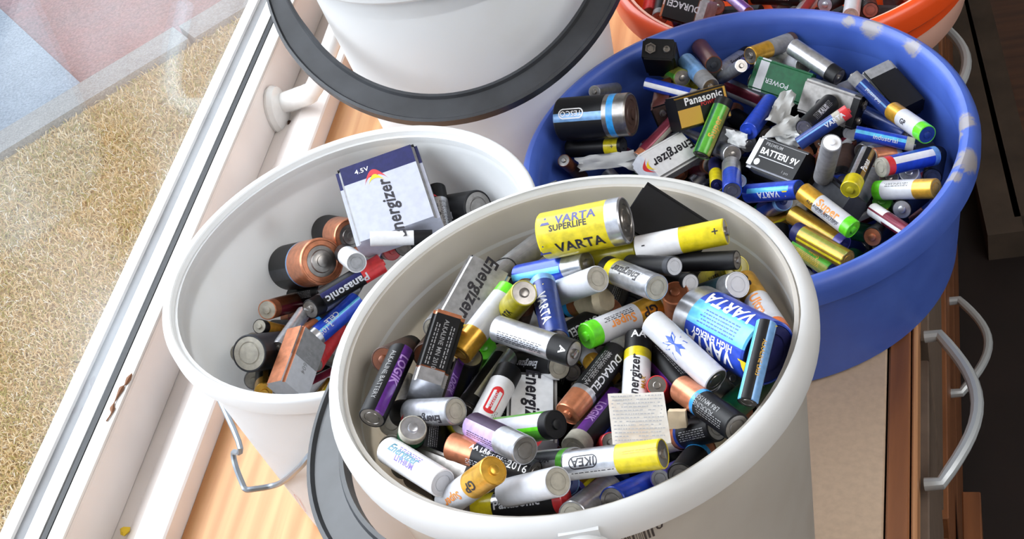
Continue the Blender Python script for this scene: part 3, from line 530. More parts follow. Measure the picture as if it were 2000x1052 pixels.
def boxmesh(name, a, b, bev, bands, side, cols=None, xt=None):
    "bevelled box cut at the bands; side colour on the narrow faces"
    bm = bmesh.new(); bmesh.ops.create_cube(bm, size=1)
    for v in bm.verts: v.co = Vector([(a[i]+b[i])/2+v.co[i]*(b[i]-a[i]) for i in range(3)])
    bmesh.ops.bevel(bm, geom=[e for e in bm.edges if abs((e.verts[0].co-e.verts[1].co).normalized().x) > .9], offset=bev, segments=3, affect='EDGES')
    Lx = b[0]-a[0]
    for u, c in bands[:-1]: bmesh.ops.bisect_plane(bm, geom=bm.verts[:]+bm.edges[:]+bm.faces[:], plane_co=(b[0]-u*Lx, 0, 0), plane_no=(1, 0, 0))
    cs = [c for _, c in bands]+[side]; names = list(dict.fromkeys(cs))
    for f in bm.faces:
        ctr = f.calc_center_median(); u = (b[0]-ctr.x)/Lx; c = next(cc for uu, cc in bands if u <= uu+1e-5 or uu == bands[-1][0])
        if abs(f.normal.y) > .7: c = side if side != 'black' or True else c
        if abs(f.normal.y) > .7 and name == 'wrap_duracell_nine': c = next(cc for uu, cc in bands if u <= uu+1e-5 or uu == bands[-1][0])
        f.material_index = names.index(c)
    me = bpy.data.meshes.new(name); bm.to_mesh(me); bm.free()
    for c in names: me.materials.append(cm(c))
    me.polygons.foreach_set('use_smooth', [True]*len(me.polygons)); me.set_sharp_from_angle(angle=math.radians(32)); return me
def blockmeshes(ty, st):
    k = (ty, st)
    if k in ME: return ME[k]
    Lx, w, t_ = DIM[ty]
    if ty == 'B9':
        bands, side, plate = SB[st]; tt = .0028; a = (-Lx/2, -w/2, -t_/2); b = (Lx/2-tt, w/2, t_/2)
        wr = boxmesh('wrap_'+st, a, b, .0022, bands, side)
        g = G(); x = Lx/2-tt; g.box((x-.0005, -w/2+.0014, -t_/2+.0014), (x+.0005, w/2-.0014, t_/2-.0014)); pl_ = g.build('terminal_plate', [cm(plate)], smooth=False)
        g = G(); g.lathe([(.0030, x+.0004), (.0030, x+.0018), (.0026, x+.0026), (.0018, x+.0027), (.0016, x+.0012), (0, x+.0012)], 16, axis='X', c=(0, -.0064, 0)); s1 = g.build('snap_terminal', [cm('steel')])
        g = G(); g.lathe([(.0030, x+.0004), (.0032, x+.0012), (.0046, x+.0022), (.0046, x+.0027), (.0036, x+.0027), (.0026, x+.0012), (0, x+.0010)], 6, axis='X', c=(0, .0064, 0)); s2 = g.build('snap_terminal', [cm('steel')])
        ME[k] = (wr, pl_, s1, s2)
    elif ty == 'B45':
        wr = boxmesh('wrap_'+st, (-Lx/2, -w/2, -t_/2), (Lx/2-.001, w/2, t_/2), .004, [(.24, 'navy'), (1, 'lgrey')], 'grey')
        g = G(); x = Lx/2; g.box((x-.0012, -w/2+.002, -t_/2+.002), (x, w/2-.002, t_/2-.002)); pl_ = g.build('terminal_plate', [cm('black')], smooth=False)
        g = G(); g.box((x, -.020, -.0035), (x+.0006, .004, .0035)); g.box((x, -.020, -.0035), (x+.004, -.0194, .0035)); s1 = g.build('contact_strip', [cm('gold')], smooth=False)
        ME[k] = (wr, pl_, s1, None)
    else:
        wr = boxmesh('wrap_'+st, (-Lx/2, -w/2, -t_/2), (Lx/2, w/2, t_/2), .0016, [(1, 'black')], 'black')
        g = G(); g.box((Lx/2-.0002, -.010, -.003), (Lx/2+.0006, .018, .003)); ME[k] = (wr, g.build('terminal_plate', [cm('dkgrey')], smooth=False), None, None)
    return ME[k]
CL['lgrey'] = ((186, 190, 206), .1)
CATS = {'AA': 'battery', 'AAA': 'battery', 'C': 'battery', 'D': 'battery', 'B9': 'battery', 'B45': 'battery', 'PLATE': 'battery'}
GR = {'F': 'batteries heaped in the front white bucket', 'L': 'batteries in the left white bucket', 'B': 'batteries heaped in the blue tub', 'O': 'batteries in the orange basin'}
NAMES = {'AA': 'pen_battery', 'AAA': 'slim_battery', 'C': 'fat_battery', 'D': 'large_battery', 'B9': 'block_battery', 'B45': 'flat_battery', 'PLATE': 'flat_cell'}
def decal(par, v2, f, c, name='lettering'):
    me = bpy.data.meshes.new(name); me.from_pydata(v2, [], f); me.materials.append(ink(c)); me.update(); o = obj(name, me, par); return o
def sleeve(par, r, x0, x1, seed, colr=(226, 212, 182)):
    rn = random.Random(seed); g = G(); n = 16; rows = 7; a0 = rn.uniform(0, 6)
    for i in range(rows):
        t_ = i/(rows-1); x = x0+(x1-x0)*t_
        for j in range(n):
            a = 2*math.pi*j/n; q = r*(1.04+.05*rn.random()+(.28*max(0, math.cos(a-a0))**3 if i in (0, 1) else 0)); 
            if i == 0: q *= .72
            g.v.append((x+rn.uniform(-.0006, .0006), q*math.sin(a), q*math.cos(a)))
    for i in range(rows-1):
        for j in range(n): g.f.append((i*n+j, i*n+(j+1) % n, (i+1)*n+(j+1) % n, (i+1)*n+j)); g.m.append(0)
    g.f.append(tuple(range(n))); g.m.append(0)
    obj('paper_wrap', g.build('paper_wrap', [mat('cream_tape', colr, rough=.7, noise=.12, nscale=120)], 60), par)
PROTO = {}
def battery(bk, ty, st, c, q, roll, texts, label, group=None):
    o = bpy.data.objects.new(NAMES[ty], None); COL.objects.link(o); o.empty_display_size = .01
    Q = Quaternion(q)
    o.rotation_mode = 'QUATERNION'; o.rotation_quaternion = Q @ Quaternion((1, 0, 0), math.radians(-roll)) if roll else Q; o.location = c
    o['label'] = label; o['category'] = 'battery'; o['group'] = group or GR[bk]
    if len(DIM[ty]) == 2:
        Ln, r = DIM[ty]; wr, pt, ng = cylmesh(ty, st); obj('wrapper', wr, o); obj('positive_terminal', pt, o); obj('negative_terminal', ng, o)
        for (s, col, u, size, fl, th) in texts:
            x = (.5-u)*Ln; th = math.radians(th-roll); size = size/1000
            if s == 'oval':
                v, f = text2d('TESCO', .0042, .02); decal(o, put(v, -1, x, th, r, .00012), f, 'white'); v, f = ringrect(.021, .0085, .0010); decal(o, put(v, 1, x, th, r, .00014), f, 'white', 'emblem'); continue
            bold = .035 if s[0].isupper() and s[:3] not in ('ALK', 'MN1', 'LR6', 'SIZ') else .008
            v, f = text2d(s, size, bold, .22 if s in ('Energizer',) else 0); decal(o, put(v, fl, x, th, r, .00012), f, col)
            if s == 'IKEA': v, f = ringrect(.0150, .0066, .0006); decal(o, put(v, 1, x, th, r, .00014), f, 'ink', 'emblem')
            if s == 'VARTA' and st in ('varta', 'varta_d', 'varta_bright', 'superlife'):
                wd = max(abs(p[0]) for p in v)+size*1.1; h = size*.55; tv = [(-h, -h*.8), (h, -h*.8), (0, h)]; tv = [(px-wd, py) for px, py in tv]; decal(o, put(tv, fl, x, th, r, .0002), [(0, 1, 2)], 'yellow' if st != 'superlife' else 'navy', 'emblem')
            if s == 'Energizer' and st in ('energizer_silver2', 'energizer_silver'):
                wd = max(abs(p[0]) for p in v)+size*.8; v2, f2 = crescent(size*1.5, size*1.2); v2 = [(-px+wd, py) for px, py in v2]; decal(o, put(v2, fl, x, th, r, .0002), f2, 'swred', 'emblem')
        if st == 'redlabel':
            v, f = ringrect(.019, .0068, .0034); decal(o, put(v, 1, -.004, math.radians(-8), r, .00012), f, 'red', 'emblem')
            v, f = text2d('Netto', .0030, .0); decal(o, put(v, -1, -.004, math.radians(-8), r, .0002), f, 'pale')
        if st == 'white_splash' and 'leaf' in label: v, f = star(.0085); decal(o, put(v, 1, .002, math.radians(5), r, .00015), f, 'blue', 'emblem')
        hs = hash(label) if False else sum(map(ord, label))
        fp = {'duracell_big': [(.62, -32, 4, 'grey', .024)], 'energizer_silver': [(.62, -28, 5, 'ink', .028)], 'duracell_copper': [(.5, 38, 3, 'pale', .022), (.6, -18, 4, 'grey', .018)], 'energizer_band': [(.62, -30, 4, 'grey', .022)], 'lithium': [(.5, -30, 3, 'violet', .02)], 'duracell_blue': [(.7, 32, 4, 'grey', .022)], 'varta_d': [(.6, 3, 5, 'blue', .03)], 'gp': [(.42, -32, 3, 'ink', .02)],
              'redlabel': [(.8, -40, 3, 'grey', .012)], 'tape_black': [(.76, 8, 5, 'grey', .018)], 'logik': [(.5, -72, 4, 'grey', .03)], 'ikea': [(.7, -34, 1, 'ink', .022), (.2, 22, 2, 'gold', .018)], 'black': [(.5, 0, 5, 'grey', .03)], 'duracell': [(.6, -30, 4, 'grey', .022)], 'purple_silver': [(.35, 38, 3, 'ink', .026)], 'olive': [(.5, 20, 5, 'gold', .03)], 'energizer_silver2': [(.6, 30, 4, 'grey', .02)]}.get(st, [])
        for (u, th, rows, col, wd) in fp:
            if ty == 'AAA' or bk == 'X': continue
            v, f = fine(wd, rows, .0011 if r < .01 else .0018, hs); decal(o, put(v, 1, (.5-u)*Ln, math.radians(th), r, .0001), f, col, 'fine_print')
        if 'tape' in label or 'paper' in label and st in ('copper_blue',): sleeve(o, r, Ln/2+.001, Ln/2-(.024 if st == 'tape_black' else .017), hs) if st in ('copper_blue', 'tape_black') else None
    else:
        Lx, w, t_ = DIM[ty]; wr, pl_, s1, s2 = blockmeshes(ty, st); obj('wrapper', wr, o); obj('terminal_plate', pl_, o)
        if s1: obj('snap_terminal' if ty == 'B9' else 'contact_strip', s1, o)
        if s2: obj('snap_terminal', s2, o)
        for (s, col, u, size, fl, y0) in texts:
            x = (.5-u)*Lx; size /= 1000; v, f = text2d(s, size, .035 if size > .004 else .01, .22 if s == 'Energizer' else 0)
            if abs(y0) > 45: decal(o, putflat(v, fl, x, 0, w/2+.00012, 1), f, col)
            else: decal(o, putflat(v, fl, x, y0/1000*(.6 if ty == 'B9' else 1), t_/2+.00012), f, col)
            if s == 'Energizer':
                sg = -1 if ty == 'B45' else -1; wd = max(abs(p[0]) for p in v); k_ = size*1.5
                if ty == 'B45': cx_ = .0105; cy_ = .004
                else: cx_ = x+fl*(wd+.001) ; cy_ = 0
                for cc, sc, sh in (('swred', 1.0, 0), ('yellow', .72, .0012)):
                    v2, f2 = crescent(k_*1.25*sc, k_*.95*sc, .42); v2 = [(-p[0]+0*sh, p[1]) for p in v2] if ty != 'B45' else [(-p[0], p[1]) for p in v2]
                    decal(o, putflat(v2, 1 if ty == 'B45' else fl, cx_-(sh if ty == 'B45' else fl*sh), cy_, t_/2+.00014+sh*.02), f2, cc, 'emblem')
        if st == 'batteri':
            v, f = rects([(-.016, .018, -.0002, .0004)]); decal(o, putflat(v, 1, -.004, .0022, t_/2+.00012), f, 'pale', 'emblem'); v, f = ringrect(.0052, .0052, .0026); decal(o, putflat(v, 1, .013, .0070, t_/2+.00012), f, 'white', 'emblem'); v, f = text2d('1 pcs', .0022, 0); decal(o, putflat(v, -1, -.015, .008, t_/2+.00012), f, 'grey')
        if st == 'panasonic_nine': v, f = rects([(-.0242, -.0040, -.0110, .0025)]); decal(o, putflat(v, 1, 0, 0, t_/2+.00010), f, 'gold', 'emblem'); v, f = rects([(.0185, .0205, -.012, .012)]); decal(o, putflat(v, 1, 0, 0, t_/2+.00010), f, 'gold', 'emblem')
        if st == 'silver_nine': v, f = ringrect(.011, .008, .0012); decal(o, putflat(v, 1, -.006, -.002, t_/2+.00012), f, 'ink', 'emblem')
        if st in ('duracell_nine', 'varta_nine'):
            for yy in (-.004, .004): v, f = fine(.028, 2, .0014, 5); decal(o, putflat(v, 1, 0, yy, w/2+.0001, 1), f, 'grey' if st == 'duracell_nine' else 'gold', 'fine_print')
        if st in ('copper_nine', 'energizer_white', 'energizer', 'black_nine'):
            v, f = fine(.032, 6, .0016, 9); decal(o, putflat(v, 1, -.002, 0, w/2+.0001, 1), f, 'grey', 'fine_print')
        if st == 'energizer45': v, f = fine(.003, 1, .001, 2)
    return o
ROWS = [
('F','C','superlife',(-0.181,0.5719,0.2946),(0.9063,0.4156,-0.071,0.0294),0,[('VARTA','navy',0.53,5.2,1,36),('SUPERLIFE','ink',0.62,3.4,1,16),('VARTA','ink',0.53,6.2,1,-36)],'large yellow cylinder battery with silver end at the back of the front bucket'),
('F','AA','yellow_silver',(-0.1297,0.5674,0.2843),(0.9119,0.4054,-0.0448,0.0455),0,[('+','ink',0.12,5,1,10),('-','ink',0.9,5,1,10)],'yellow and white battery lying under the black flat plate,right of the large yellow one'),
('F','AA','yellow',(-0.1772,0.5741,0.2709),(0.9012,0.4054,-0.1528,-0.012),0,[],'dull yellow battery end to end with the yellow and white one'),
('F','PLATE','black',(-0.1391,0.5831,0.2809),(0.2601,0.2033,-0.3523,0.8757),0,[],'flat black square block leaning on the far wall of the front bucket'),
('F','C','black_steel',(-0.1542,0.5911,0.2539),(0.7816,-0.0843,-0.2942,-0.5436),0,[],'round dark steel end half hidden between the black block and the yellow and white battery'),
('F','AAA','black_silverneg',(-0.1209,0.5598,0.2746),(0.9144,0.3808,-0.1199,-0.0668),0,[],'thin all black battery lying under the yellow and white one at the far right wall'),
('F','AAA','black_grey',(-0.1451,0.5492,0.2851),(0.2005,-0.3435,-0.3249,0.858),0,[],'thin black battery with a pale round end,nearest the dark grey plate'),
('F','AAA','black_grey',(-0.1378,0.5537,0.2677),(0.2349,-0.3842,-0.2947,0.8428),0,[],'thin black battery,lower of the two pale round ends right of centre back'),
('F','AA','energizer_band',(-0.1556,0.5419,0.2841),(0.3107,-0.2652,-0.2359,0.8817),12,[('Energizer','ink',0.56,4.6,1,-14)],'white and silver battery with a yellow band,pointing its pale round end at the camera'),
('F','AA','blue_silver',(-0.2048,0.5671,0.2693),(0.8895,0.4057,-0.2085,-0.0283),0,[],'glossy bright blue battery with silver end below the large yellow one'),
('F','AA','yellow_rib',(-0.1968,0.5991,0.2438),(0.8335,0.3055,-0.3998,-0.2282),0,[],'yellow ribbed battery end sticking out behind the glossy bright blue battery'),
('F','AA','white',(-0.1899,0.5464,0.2751),(0.0313,-0.3746,-0.4281,0.8219),0,[],'plain white battery with a pale round end beneath the glossy blue one'),
('F','AA','copper_blue',(-0.1952,0.5546,0.2542),(0.8883,0.3725,-0.2546,-0.0854),0,[],'copper ended battery wrapped in beige tape in the middle of the back'),
('F','AA','varta',(-0.1994,0.5264,0.2799),(0.5913,-0.0114,0.0475,0.805),6,[('VARTA','pale',0.6,5.5,-1,20)],'dark blue battery standing upright with white lettering and a small yellow triangle'),
('F','C','steel_grey',(-0.175,0.5962,0.1942),(0.5296,0.4665,0.6854,-0.1793),0,[],'large dull steel round end behind the gold and green battery'),
('F','AA','gp',(-0.1632,0.5269,0.2666),(0.2971,-0.3045,0.3053,-0.852),0,[('GP','ink',0.82,5.5,1,5),('Super','orange',0.45,5,1,0)],'gold,grey and green battery slanting across the middle of the heap'),
('F','AA','duracell',(-0.1864,0.537,0.2547),(0.8295,0.278,0.3227,0.3613),0,[('DURACELL','pale',0.62,4.6,-1,0)],'black battery with faint white capitals just under the taped copper one'),
('F','AAA','gp',(-0.1869,0.5251,0.2463),(0.4708,-0.1055,-0.0784,0.8724),20,[],'thin green and gold tipped battery wedged left of the long black and copper one'),
('F','B9','energizer',(-0.2501,0.55,0.2679),(0.7541,0.2361,0.1745,0.5875),0,[('Energizer','ink',0.42,8,-1,0)],'silver flat block battery with red swoosh leaning on the left wall'),
('F','AA','gp',(-0.2374,0.5294,0.2717),(0.7994,0.2924,0.1539,0.5018),-25,[],'white and orange battery with a green tip lying over the flat silver block'),
('F','AA','yellow',(-0.2218,0.5348,0.2757),(0.6694,0.5576,-0.4749,0.1245),0,[('VARTA','ink',0.5,4,1,0)],'short looking yellow battery touching the green tip'),
('F','AA','copper_old',(-0.2291,0.5587,0.2456),(0.6101,0.5871,-0.4128,0.3356),0,[],'dirty brown copper topped battery behind the short looking yellow one'),
('F','AA','energizer_silver',(-0.2005,0.4972,0.2874),(0.9323,0.2877,-0.0627,-0.2102),0,[('A','white',0.1,4,0,0)],'large silver battery with a black cap lying in the middle of the heap'),
('F','B9','duracell_nine',(-0.2574,0.4972,0.2793),(0.6445,-0.3606,-0.3718,0.5625),0,[('ALKALINE MN 2010','grey',0.5,2.6,-1,82)],'tall black block battery with a silver and copper band at its foot'),
('F','AA','black_brown',(-0.2905,0.5198,0.26),(0.4107,-0.5929,0.1808,-0.6687),0,[],'brown black battery with copper coloured end facing the camera by the left wall'),
('F','AA','black_brown',(-0.279,0.54,0.2426),(0.5898,-0.4802,0.0493,-0.6474),0,[],'dusty dark battery end hidden behind the tall black block'),
('F','AA','logik',(-0.2804,0.4795,0.2809),(0.7175,0.1823,0.225,0.6335),-42,[('LOGIK','lilac',0.38,5,-1,-20),('ALKALINE BATTERY','grey',0.5,2.8,-1,34)],'purple and black battery leaning against the left wall of the front bucket'),
('F','AA','logik',(-0.2567,0.513,0.2422),(0.6229,0.5876,-0.396,0.3314),14,[('LOGIK','lilac',0.45,4.2,-1,36)],'black battery with a purple stripe standing beside the tall black block'),
('F','AA','silver_blackend',(-0.2379,0.5036,0.2506),(0.7641,0.1897,0.2671,0.5558),-12,[],'bright silver battery slanting beside the one with a red label'),
('F','AA','redlabel',(-0.2277,0.4797,0.2616),(0.7512,0.1812,0.2068,0.6),10,[],'white battery carrying a red oval label'),
('F','AA','black_white',(-0.2153,0.5213,0.2421),(0.1799,-0.3346,-0.2968,0.8761),20,[('Energizer','pale',0.56,4,1,-5)],'black battery with white upside-down lettering under the big silver one'),
('F','AAA','black',(-0.2023,0.5272,0.2327),(0.3631,-0.3879,-0.1054,0.8406),0,[],'thin black battery end beside the black one with upside-down lettering'),
('F','B9','energizer_white',(-0.2117,0.4842,0.2438),(0.6533,0.0744,0.1001,0.7468),0,[('Energizer','ink',0.42,8,-1,0)],'white block battery standing in the middle of the front bucket'),
('F','AA','duracell_big',(-0.1748,0.4866,0.2643),(0.5053,-0.1936,0.2288,-0.8092),0,[('DURACELL','pale',0.6,4.2,1,22),('MN1500 SIZE AA','grey',0.6,2.4,1,-18)],'long black battery with a shiny copper end next to the white block battery'),
('F','AA','green_stripe',(-0.2021,0.4501,0.2752),(0.887,0.3416,-0.3014,-0.075),0,[],'green and silver striped battery with dark cap lying in front of the white block'),
('F','AAA','silver',(-0.2192,0.4852,0.2185),(0.0961,-0.3671,-0.3313,0.8639),0,[],'small silver battery with round end just under the green striped one'),
('F','AA','logik_white',(-0.1725,0.4671,0.2567),(0.7808,0.1529,0.3008,0.5258),34,[('LOGIK','lilac',0.5,4.2,-1,28)],'purple striped battery with a grey end,left of the scrap of printed paper'),
('F','AA','energizer_max',(-0.1523,0.494,0.2626),(0.688,0.1126,0.0473,0.7154),0,[('Energizer','ink',0.66,5.2,1,8),('AA','white',0.1,4.2,0,0),('MAX','dgold',0.7,2.6,1,-30)],'white battery with black top and yellow wave standing above the printed paper'),
('F','AA','white',(-0.1587,0.5414,0.2392),(0.3537,-0.4942,0.2245,-0.7618),0,[],'whitish rounded battery end peeping out behind the black topped one'),
('F','AA','white_splash',(-0.126,0.4947,0.2771),(0.4004,-0.0008,-0.2089,0.8922),0,[],'white battery with a blue leaf shaped splash'),
('F','AA','logik',(-0.1377,0.5017,0.2546),(0.4522,-0.1246,-0.1152,0.8756),30,[],'black and purple battery lying along the lower side of the leaf splashed one'),
('F','D','varta_d',(-0.1035,0.5109,0.2694),(0.3445,-0.2103,-0.2147,0.8894),-8,[('VARTA','white',0.56,8.5,1,-42),('HIGH ENERGY','white',0.6,3.6,1,24),('VARTA','white',0.56,8.5,1,44)],'very large blue battery with a silver end at the right wall'),
('F','AAA','varta_slim',(-0.0865,0.4755,0.2871),(0.7572,0.1863,-0.0099,0.626),0,[('ALKALINE LR03','gold',0.5,2.0,-1,-14)],'thin black battery with blue edges pressed against the right wall'),
('F','AA','gp_plain',(-0.0903,0.5363,0.2608),(0.8339,0.0891,-0.1111,-0.5332),0,[('GP','ink',0.84,6.5,1,0),('Ultra','orange',0.42,5.5,1,0)],'gold and grey battery with orange tip leaning on the right wall'),
('F','AA','teal_silver',(-0.1156,0.5529,0.2577),(0.069,-0.4427,-0.4033,0.7978),0,[],'dark battery with a wide silver collar just above the very large blue one'),
('F','AA','yellow_rib',(-0.1139,0.5749,0.2487),(0.7316,0.4351,-0.522,-0.0539),0,[('VARTA','ink',0.4,4,1,0)],'yellow battery showing beneath the thin all black one'),
('F','AA','copper_tape',(-0.1347,0.539,0.2558),(0.4163,0.6152,-0.4887,0.4577),0,[],'copper battery with a strip of grey tape standing left of the very large blue one'),
('F','AA','duracell_blue',(-0.1124,0.4618,0.2709),(0.3804,-0.2,-0.1575,0.8891),0,[('ALKALINE','grey',0.6,2.6,1,14),('LR6 MN1500','grey',0.6,2.6,1,-14)],'black battery with copper end and bright blue ring at the lower right'),
('F','AA','silver',(-0.1107,0.4931,0.244),(0.106,0.6398,-0.4233,0.6327),0,[],'silver battery end tucked above the copper and blue ringed one'),
('F','AAA','blue',(-0.1148,0.5186,0.222),(0.7032,0.4331,-0.5635,-0.0184),0,[],'small bright blue battery end under the very large blue battery'),
('F','AA','green_dark',(-0.0973,0.4861,0.2496),(0.8051,0.1608,0.3636,0.4401),0,[('POWER','pale',0.4,4,1,0)],'dark green battery at the right wall below the very large blue one'),
('F','AA','tape_black',(-0.1292,0.4639,0.2477),(0.029,-0.3182,-0.3554,0.8784),0,[],'black battery with cream tape round one end,right of the printed paper'),
('F','AA','copper_blue',(-0.121,0.4518,0.2454),(0.7672,0.0829,0.3698,0.5175),0,[],'copper ended battery with blue ring in torn cream paper at the near right wall'),
('F','AA','ikea',(-0.1502,0.4179,0.2883),(0.935,0.3365,-0.1119,0.0063),0,[('IKEA','ink',0.78,4.2,-1,8)],'silver battery with a bright yellow half at the near side of the front bucket'),
('F','AA','green_ring',(-0.1919,0.4341,0.2659),(0.0895,-0.3241,-0.321,0.8854),0,[('RECHARGE','ink',0.55,2.8,1,-20)],'silver battery with a green ring left of the yellow half one'),
('F','AA','duracell_copper',(-0.2168,0.4302,0.2762),(0.1884,-0.0287,-0.255,0.948),0,[('2016','white',0.86,4,-1,-8),('AA LR6','white',0.42,2.6,-1,-26),('1.5V','white',0.62,2.6,-1,-14)],'black battery with wide copper end and a printed date in the near half'),
('F','AA','purple_silver',(-0.2102,0.4334,0.2891),(0.2908,-0.2418,-0.1714,0.9097),0,[],'purple,blue and silver battery resting above the dated copper one'),
('F','AA','energizer_silver2',(-0.2568,0.4622,0.2767),(0.1056,-0.2746,-0.327,0.8981),30,[('Energizer','ink',0.66,4.6,1,30)],'silver battery with upside-down lettering below the tall black block'),
('F','AA','lithium',(-0.2557,0.4265,0.2782),(0.3023,-0.1532,-0.1418,0.9301),0,[('Energizer','teal',0.42,4.6,-1,-18),('LITHIUM','violet',0.5,3,-1,10)],'white battery with blue lettering against the near left lip'),
('F','AA','black',(-0.2685,0.4742,0.2346),(0.6139,-0.0408,0.2617,0.7437),0,[],'plain black battery standing under the silver one with upside-down lettering'),
('F','AA','green_top',(-0.2698,0.4529,0.2601),(0.555,0.634,-0.4308,0.3232),0,[],'dark battery standing upright with a silver tip and dark green ring'),
('F','AA','corroded',(-0.2896,0.4891,0.2329),(0.5754,0.3145,0.7524,0.0616),0,[],'whitish corroded round end against the left wall,upper of the two'),
('F','AA','corroded',(-0.288,0.4769,0.2301),(0.6162,0.2273,0.7168,0.2341),0,[],'whitish corroded round end against the left wall,lower of the two'),
('F','B9','grey_nine',(-0.2449,0.4365,0.2577),(0.0429,-0.2977,-0.8009,0.5178),0,[],'thin looking grey metal block battery lying on its side near the left lip'),
('F','AA','gp_gold',(-0.2214,0.4082,0.2842),(0.8041,0.4516,-0.3697,0.1126),0,[('GP','ink',0.3,5,-1,0),('Super','orange',0.66,4.4,-1,0)],'gold and grey battery with a bare steel tip at the near lip'),
('F','AA','panasonic',(-0.2033,0.4159,0.2592),(0.9413,0.3281,-0.0774,0.0195),0,[('Panasonic','pale',0.5,4.4,1,6)],'black battery with yellow end and red tip along the near lip'),
('F','AA','white',(-0.1914,0.4074,0.2829),(0.0569,-0.3778,-0.3348,0.8613),0,[],'white battery with a round end half hidden by the near lip'),
('F','AA','varta',(-0.1978,0.4393,0.2413),(0.8362,0.3451,-0.4209,-0.0664),0,[('VARTA','pale',0.6,4,1,0)],'small visible piece of blue battery with a yellow triangle above the red tip'),
('F','AA','gold',(-0.1878,0.4553,0.2188),(0.4814,-0.5364,0.0543,-0.6911),0,[],'crumpled gold battery below the silver half of the yellow one'),
('F','AA','silver',(-0.1691,0.4184,0.2564),(0.7492,0.1122,0.473,0.4499),0,[],'sliver of a silver battery at the near lip under the yellow half one'),
('F','AA','blue',(-0.1496,0.4311,0.2464),(0.7827,0.184,0.4883,0.3393),0,[],'blue battery with its round end at the near lip'),
('F','AAA','blue_violet',(-0.1332,0.4471,0.2395),(0.744,0.1452,0.535,0.3729),0,[],'thin violet battery under the torn cream paper'),
('F','AA','yellow',(-0.2684,0.5024,0.2136),(0.7537,0.4535,-0.4757,0.0032),0,[],'piece of yellow battery showing beside the dated copper one'),
('F','AAA','red',(-0.1415,0.4909,0.2513),(0.1283,0.7286,-0.4635,0.4878),0,[],'thin battery with a red end right above the printed paper'),
('F','AAA','silver',(-0.2873,0.505,0.2422),(0.588,-0.0722,0.2631,0.7614),0,[],'thin silver battery between the purple one and the tall black block'),
('F','AA','grey',(-0.2309,0.5925,0.2561),(0.8115,0.2986,0.2712,0.4228),0,[],'long light grey battery leaning on the far wall left of the large yellow one'),
('F','AA','black',(-0.2387,0.5895,0.2416),(0.1599,0.7188,-0.4484,0.5067),0,[],'black battery end behind the top of the flat silver block'),
('F','AA','grey',(-0.2697,0.5598,0.2508),(0.7192,0.1527,0.3789,0.5621),0,[],'grey battery against the left wall behind the flat silver block'),
('F','AA','green_lime',(-0.2532,0.539,0.2292),(0.4961,0.6578,-0.4926,0.2803),0,[],'lime green battery end beside the purple striped standing one'),
('F','AA','blue',(-0.2443,0.4936,0.2229),(0.2661,-0.3956,-0.1837,0.8596),0,[],'piece of blue battery between the purple silver one and the red labelled one'),
('F','AA','black',(-0.1759,0.5059,0.2233),(0.5311,-0.1109,0.0071,0.84),0,[],'black battery in shade right of the shiny copper end'),
('F','AA','black_grey',(-0.1417,0.4996,0.2254),(0.541,-0.1901,0.0464,0.818),0,[],'black battery in shade right of the printed paper'),
('F','AAA','silver',(-0.1498,0.5287,0.1972),(0.7667,-0.1678,-0.2399,-0.5713),0,[],'small steel tipped battery above the beige scrap'),
('F','AA','black',(-0.1866,0.5346,0.2232),(0.691,0.0359,0.453,0.5622),0,[],'black battery in shade left of the black topped white one'),
('F','AA','duracell_copper',(-0.1142,0.4967,0.2139),(0.7804,0.1222,0.4045,0.4609),0,[],'copper and black battery beneath the blue ringed one'),
('F','AA','silver',(-0.2785,0.4966,0.2111),(0.3104,-0.2615,-0.1275,0.905),0,[],'dull silver battery deep in the near left corner'),
('F','AA','grey',(-0.1474,0.5212,0.1878),(0.7458,0.1006,0.4597,0.4715),0,[],'dull grey battery behind the cream taped one'),
('F','AA','blue',(-0.1693,0.4737,0.2355),(0.871,0.2603,-0.3685,-0.1945),0,[],'blue battery mostly covered by the printed paper'),
('F','AAA','red_silver',(-0.1712,0.459,0.2469),(0.7671,0.3915,-0.5059,-0.0475),0,[],'thin red and steel battery end left under the printed paper'),
('F','AA','black',(-0.2454,0.5815,0.2121),(0.7426,0.2392,0.5159,0.3538),0,[],'black battery in shade above the big silver one'),
('F','AA','white_splash',(-0.2268,0.5669,0.2225),(0.611,-0.0412,0.135,0.7789),0,[],'pale battery in shade left of the dark blue upright one'),
('F','AA','black',(-0.211,0.5412,0.21),(0.704,0.0745,0.21,0.6744),0,[],'black battery in shade right of the white block battery'),
('F','AA','black_silverneg',(-0.2741,0.5103,0.1867),(0.899,0.0964,-0.2479,-0.3479),0,[],'black battery deep under the dated copper one'),
('F','AA','black',(-0.2264,0.4663,0.2088),(0.908,0.2061,-0.2824,-0.2308),0,[],'black battery lying behind the one with red tip'),
('F','AA','black',(-0.2704,0.4577,0.2226),(0.8901,0.1223,-0.3258,-0.2943),0,[],'black battery under the white one at the near left lip'),
('F','AA','blue',(-0.1391,0.5637,0.2159),(0.6777,-0.1897,0.0259,-0.7099),0,[],'blue battery deep behind the leaf splashed one'),
('F','AA','duracell',(-0.1259,0.5476,0.2128),(0.8317,0.2539,-0.427,-0.248),0,[],'black battery under the very large blue one'),
('F','AA','black',(-0.1802,0.5719,0.2321),(0.7102,0.0507,0.2754,0.6459),0,[],'black battery in shade under the yellow banded one'),
('F','AA','black',(-0.1286,0.5797,0.2252),(0.8135,0.0009,-0.1904,-0.5495),0,[],'black battery in shade beside the silver collared one'),
('F','AA','black',(-0.2462,0.5209,0.2051),(0.861,-0.015,-0.116,-0.4949),0,[],'black battery deep beneath the red labelled one'),
('F','AA','black',(-0.2728,0.5327,0.2058),(0.8788,0.0157,-0.2003,-0.4329),0,[],'black battery deep below the tall black block'),
('F','AA','silver',(-0.1716,0.4508,0.2129),(0.8298,0.3657,-0.4211,-0.0181),0,[],'silver battery in shade behind the blue round end'),
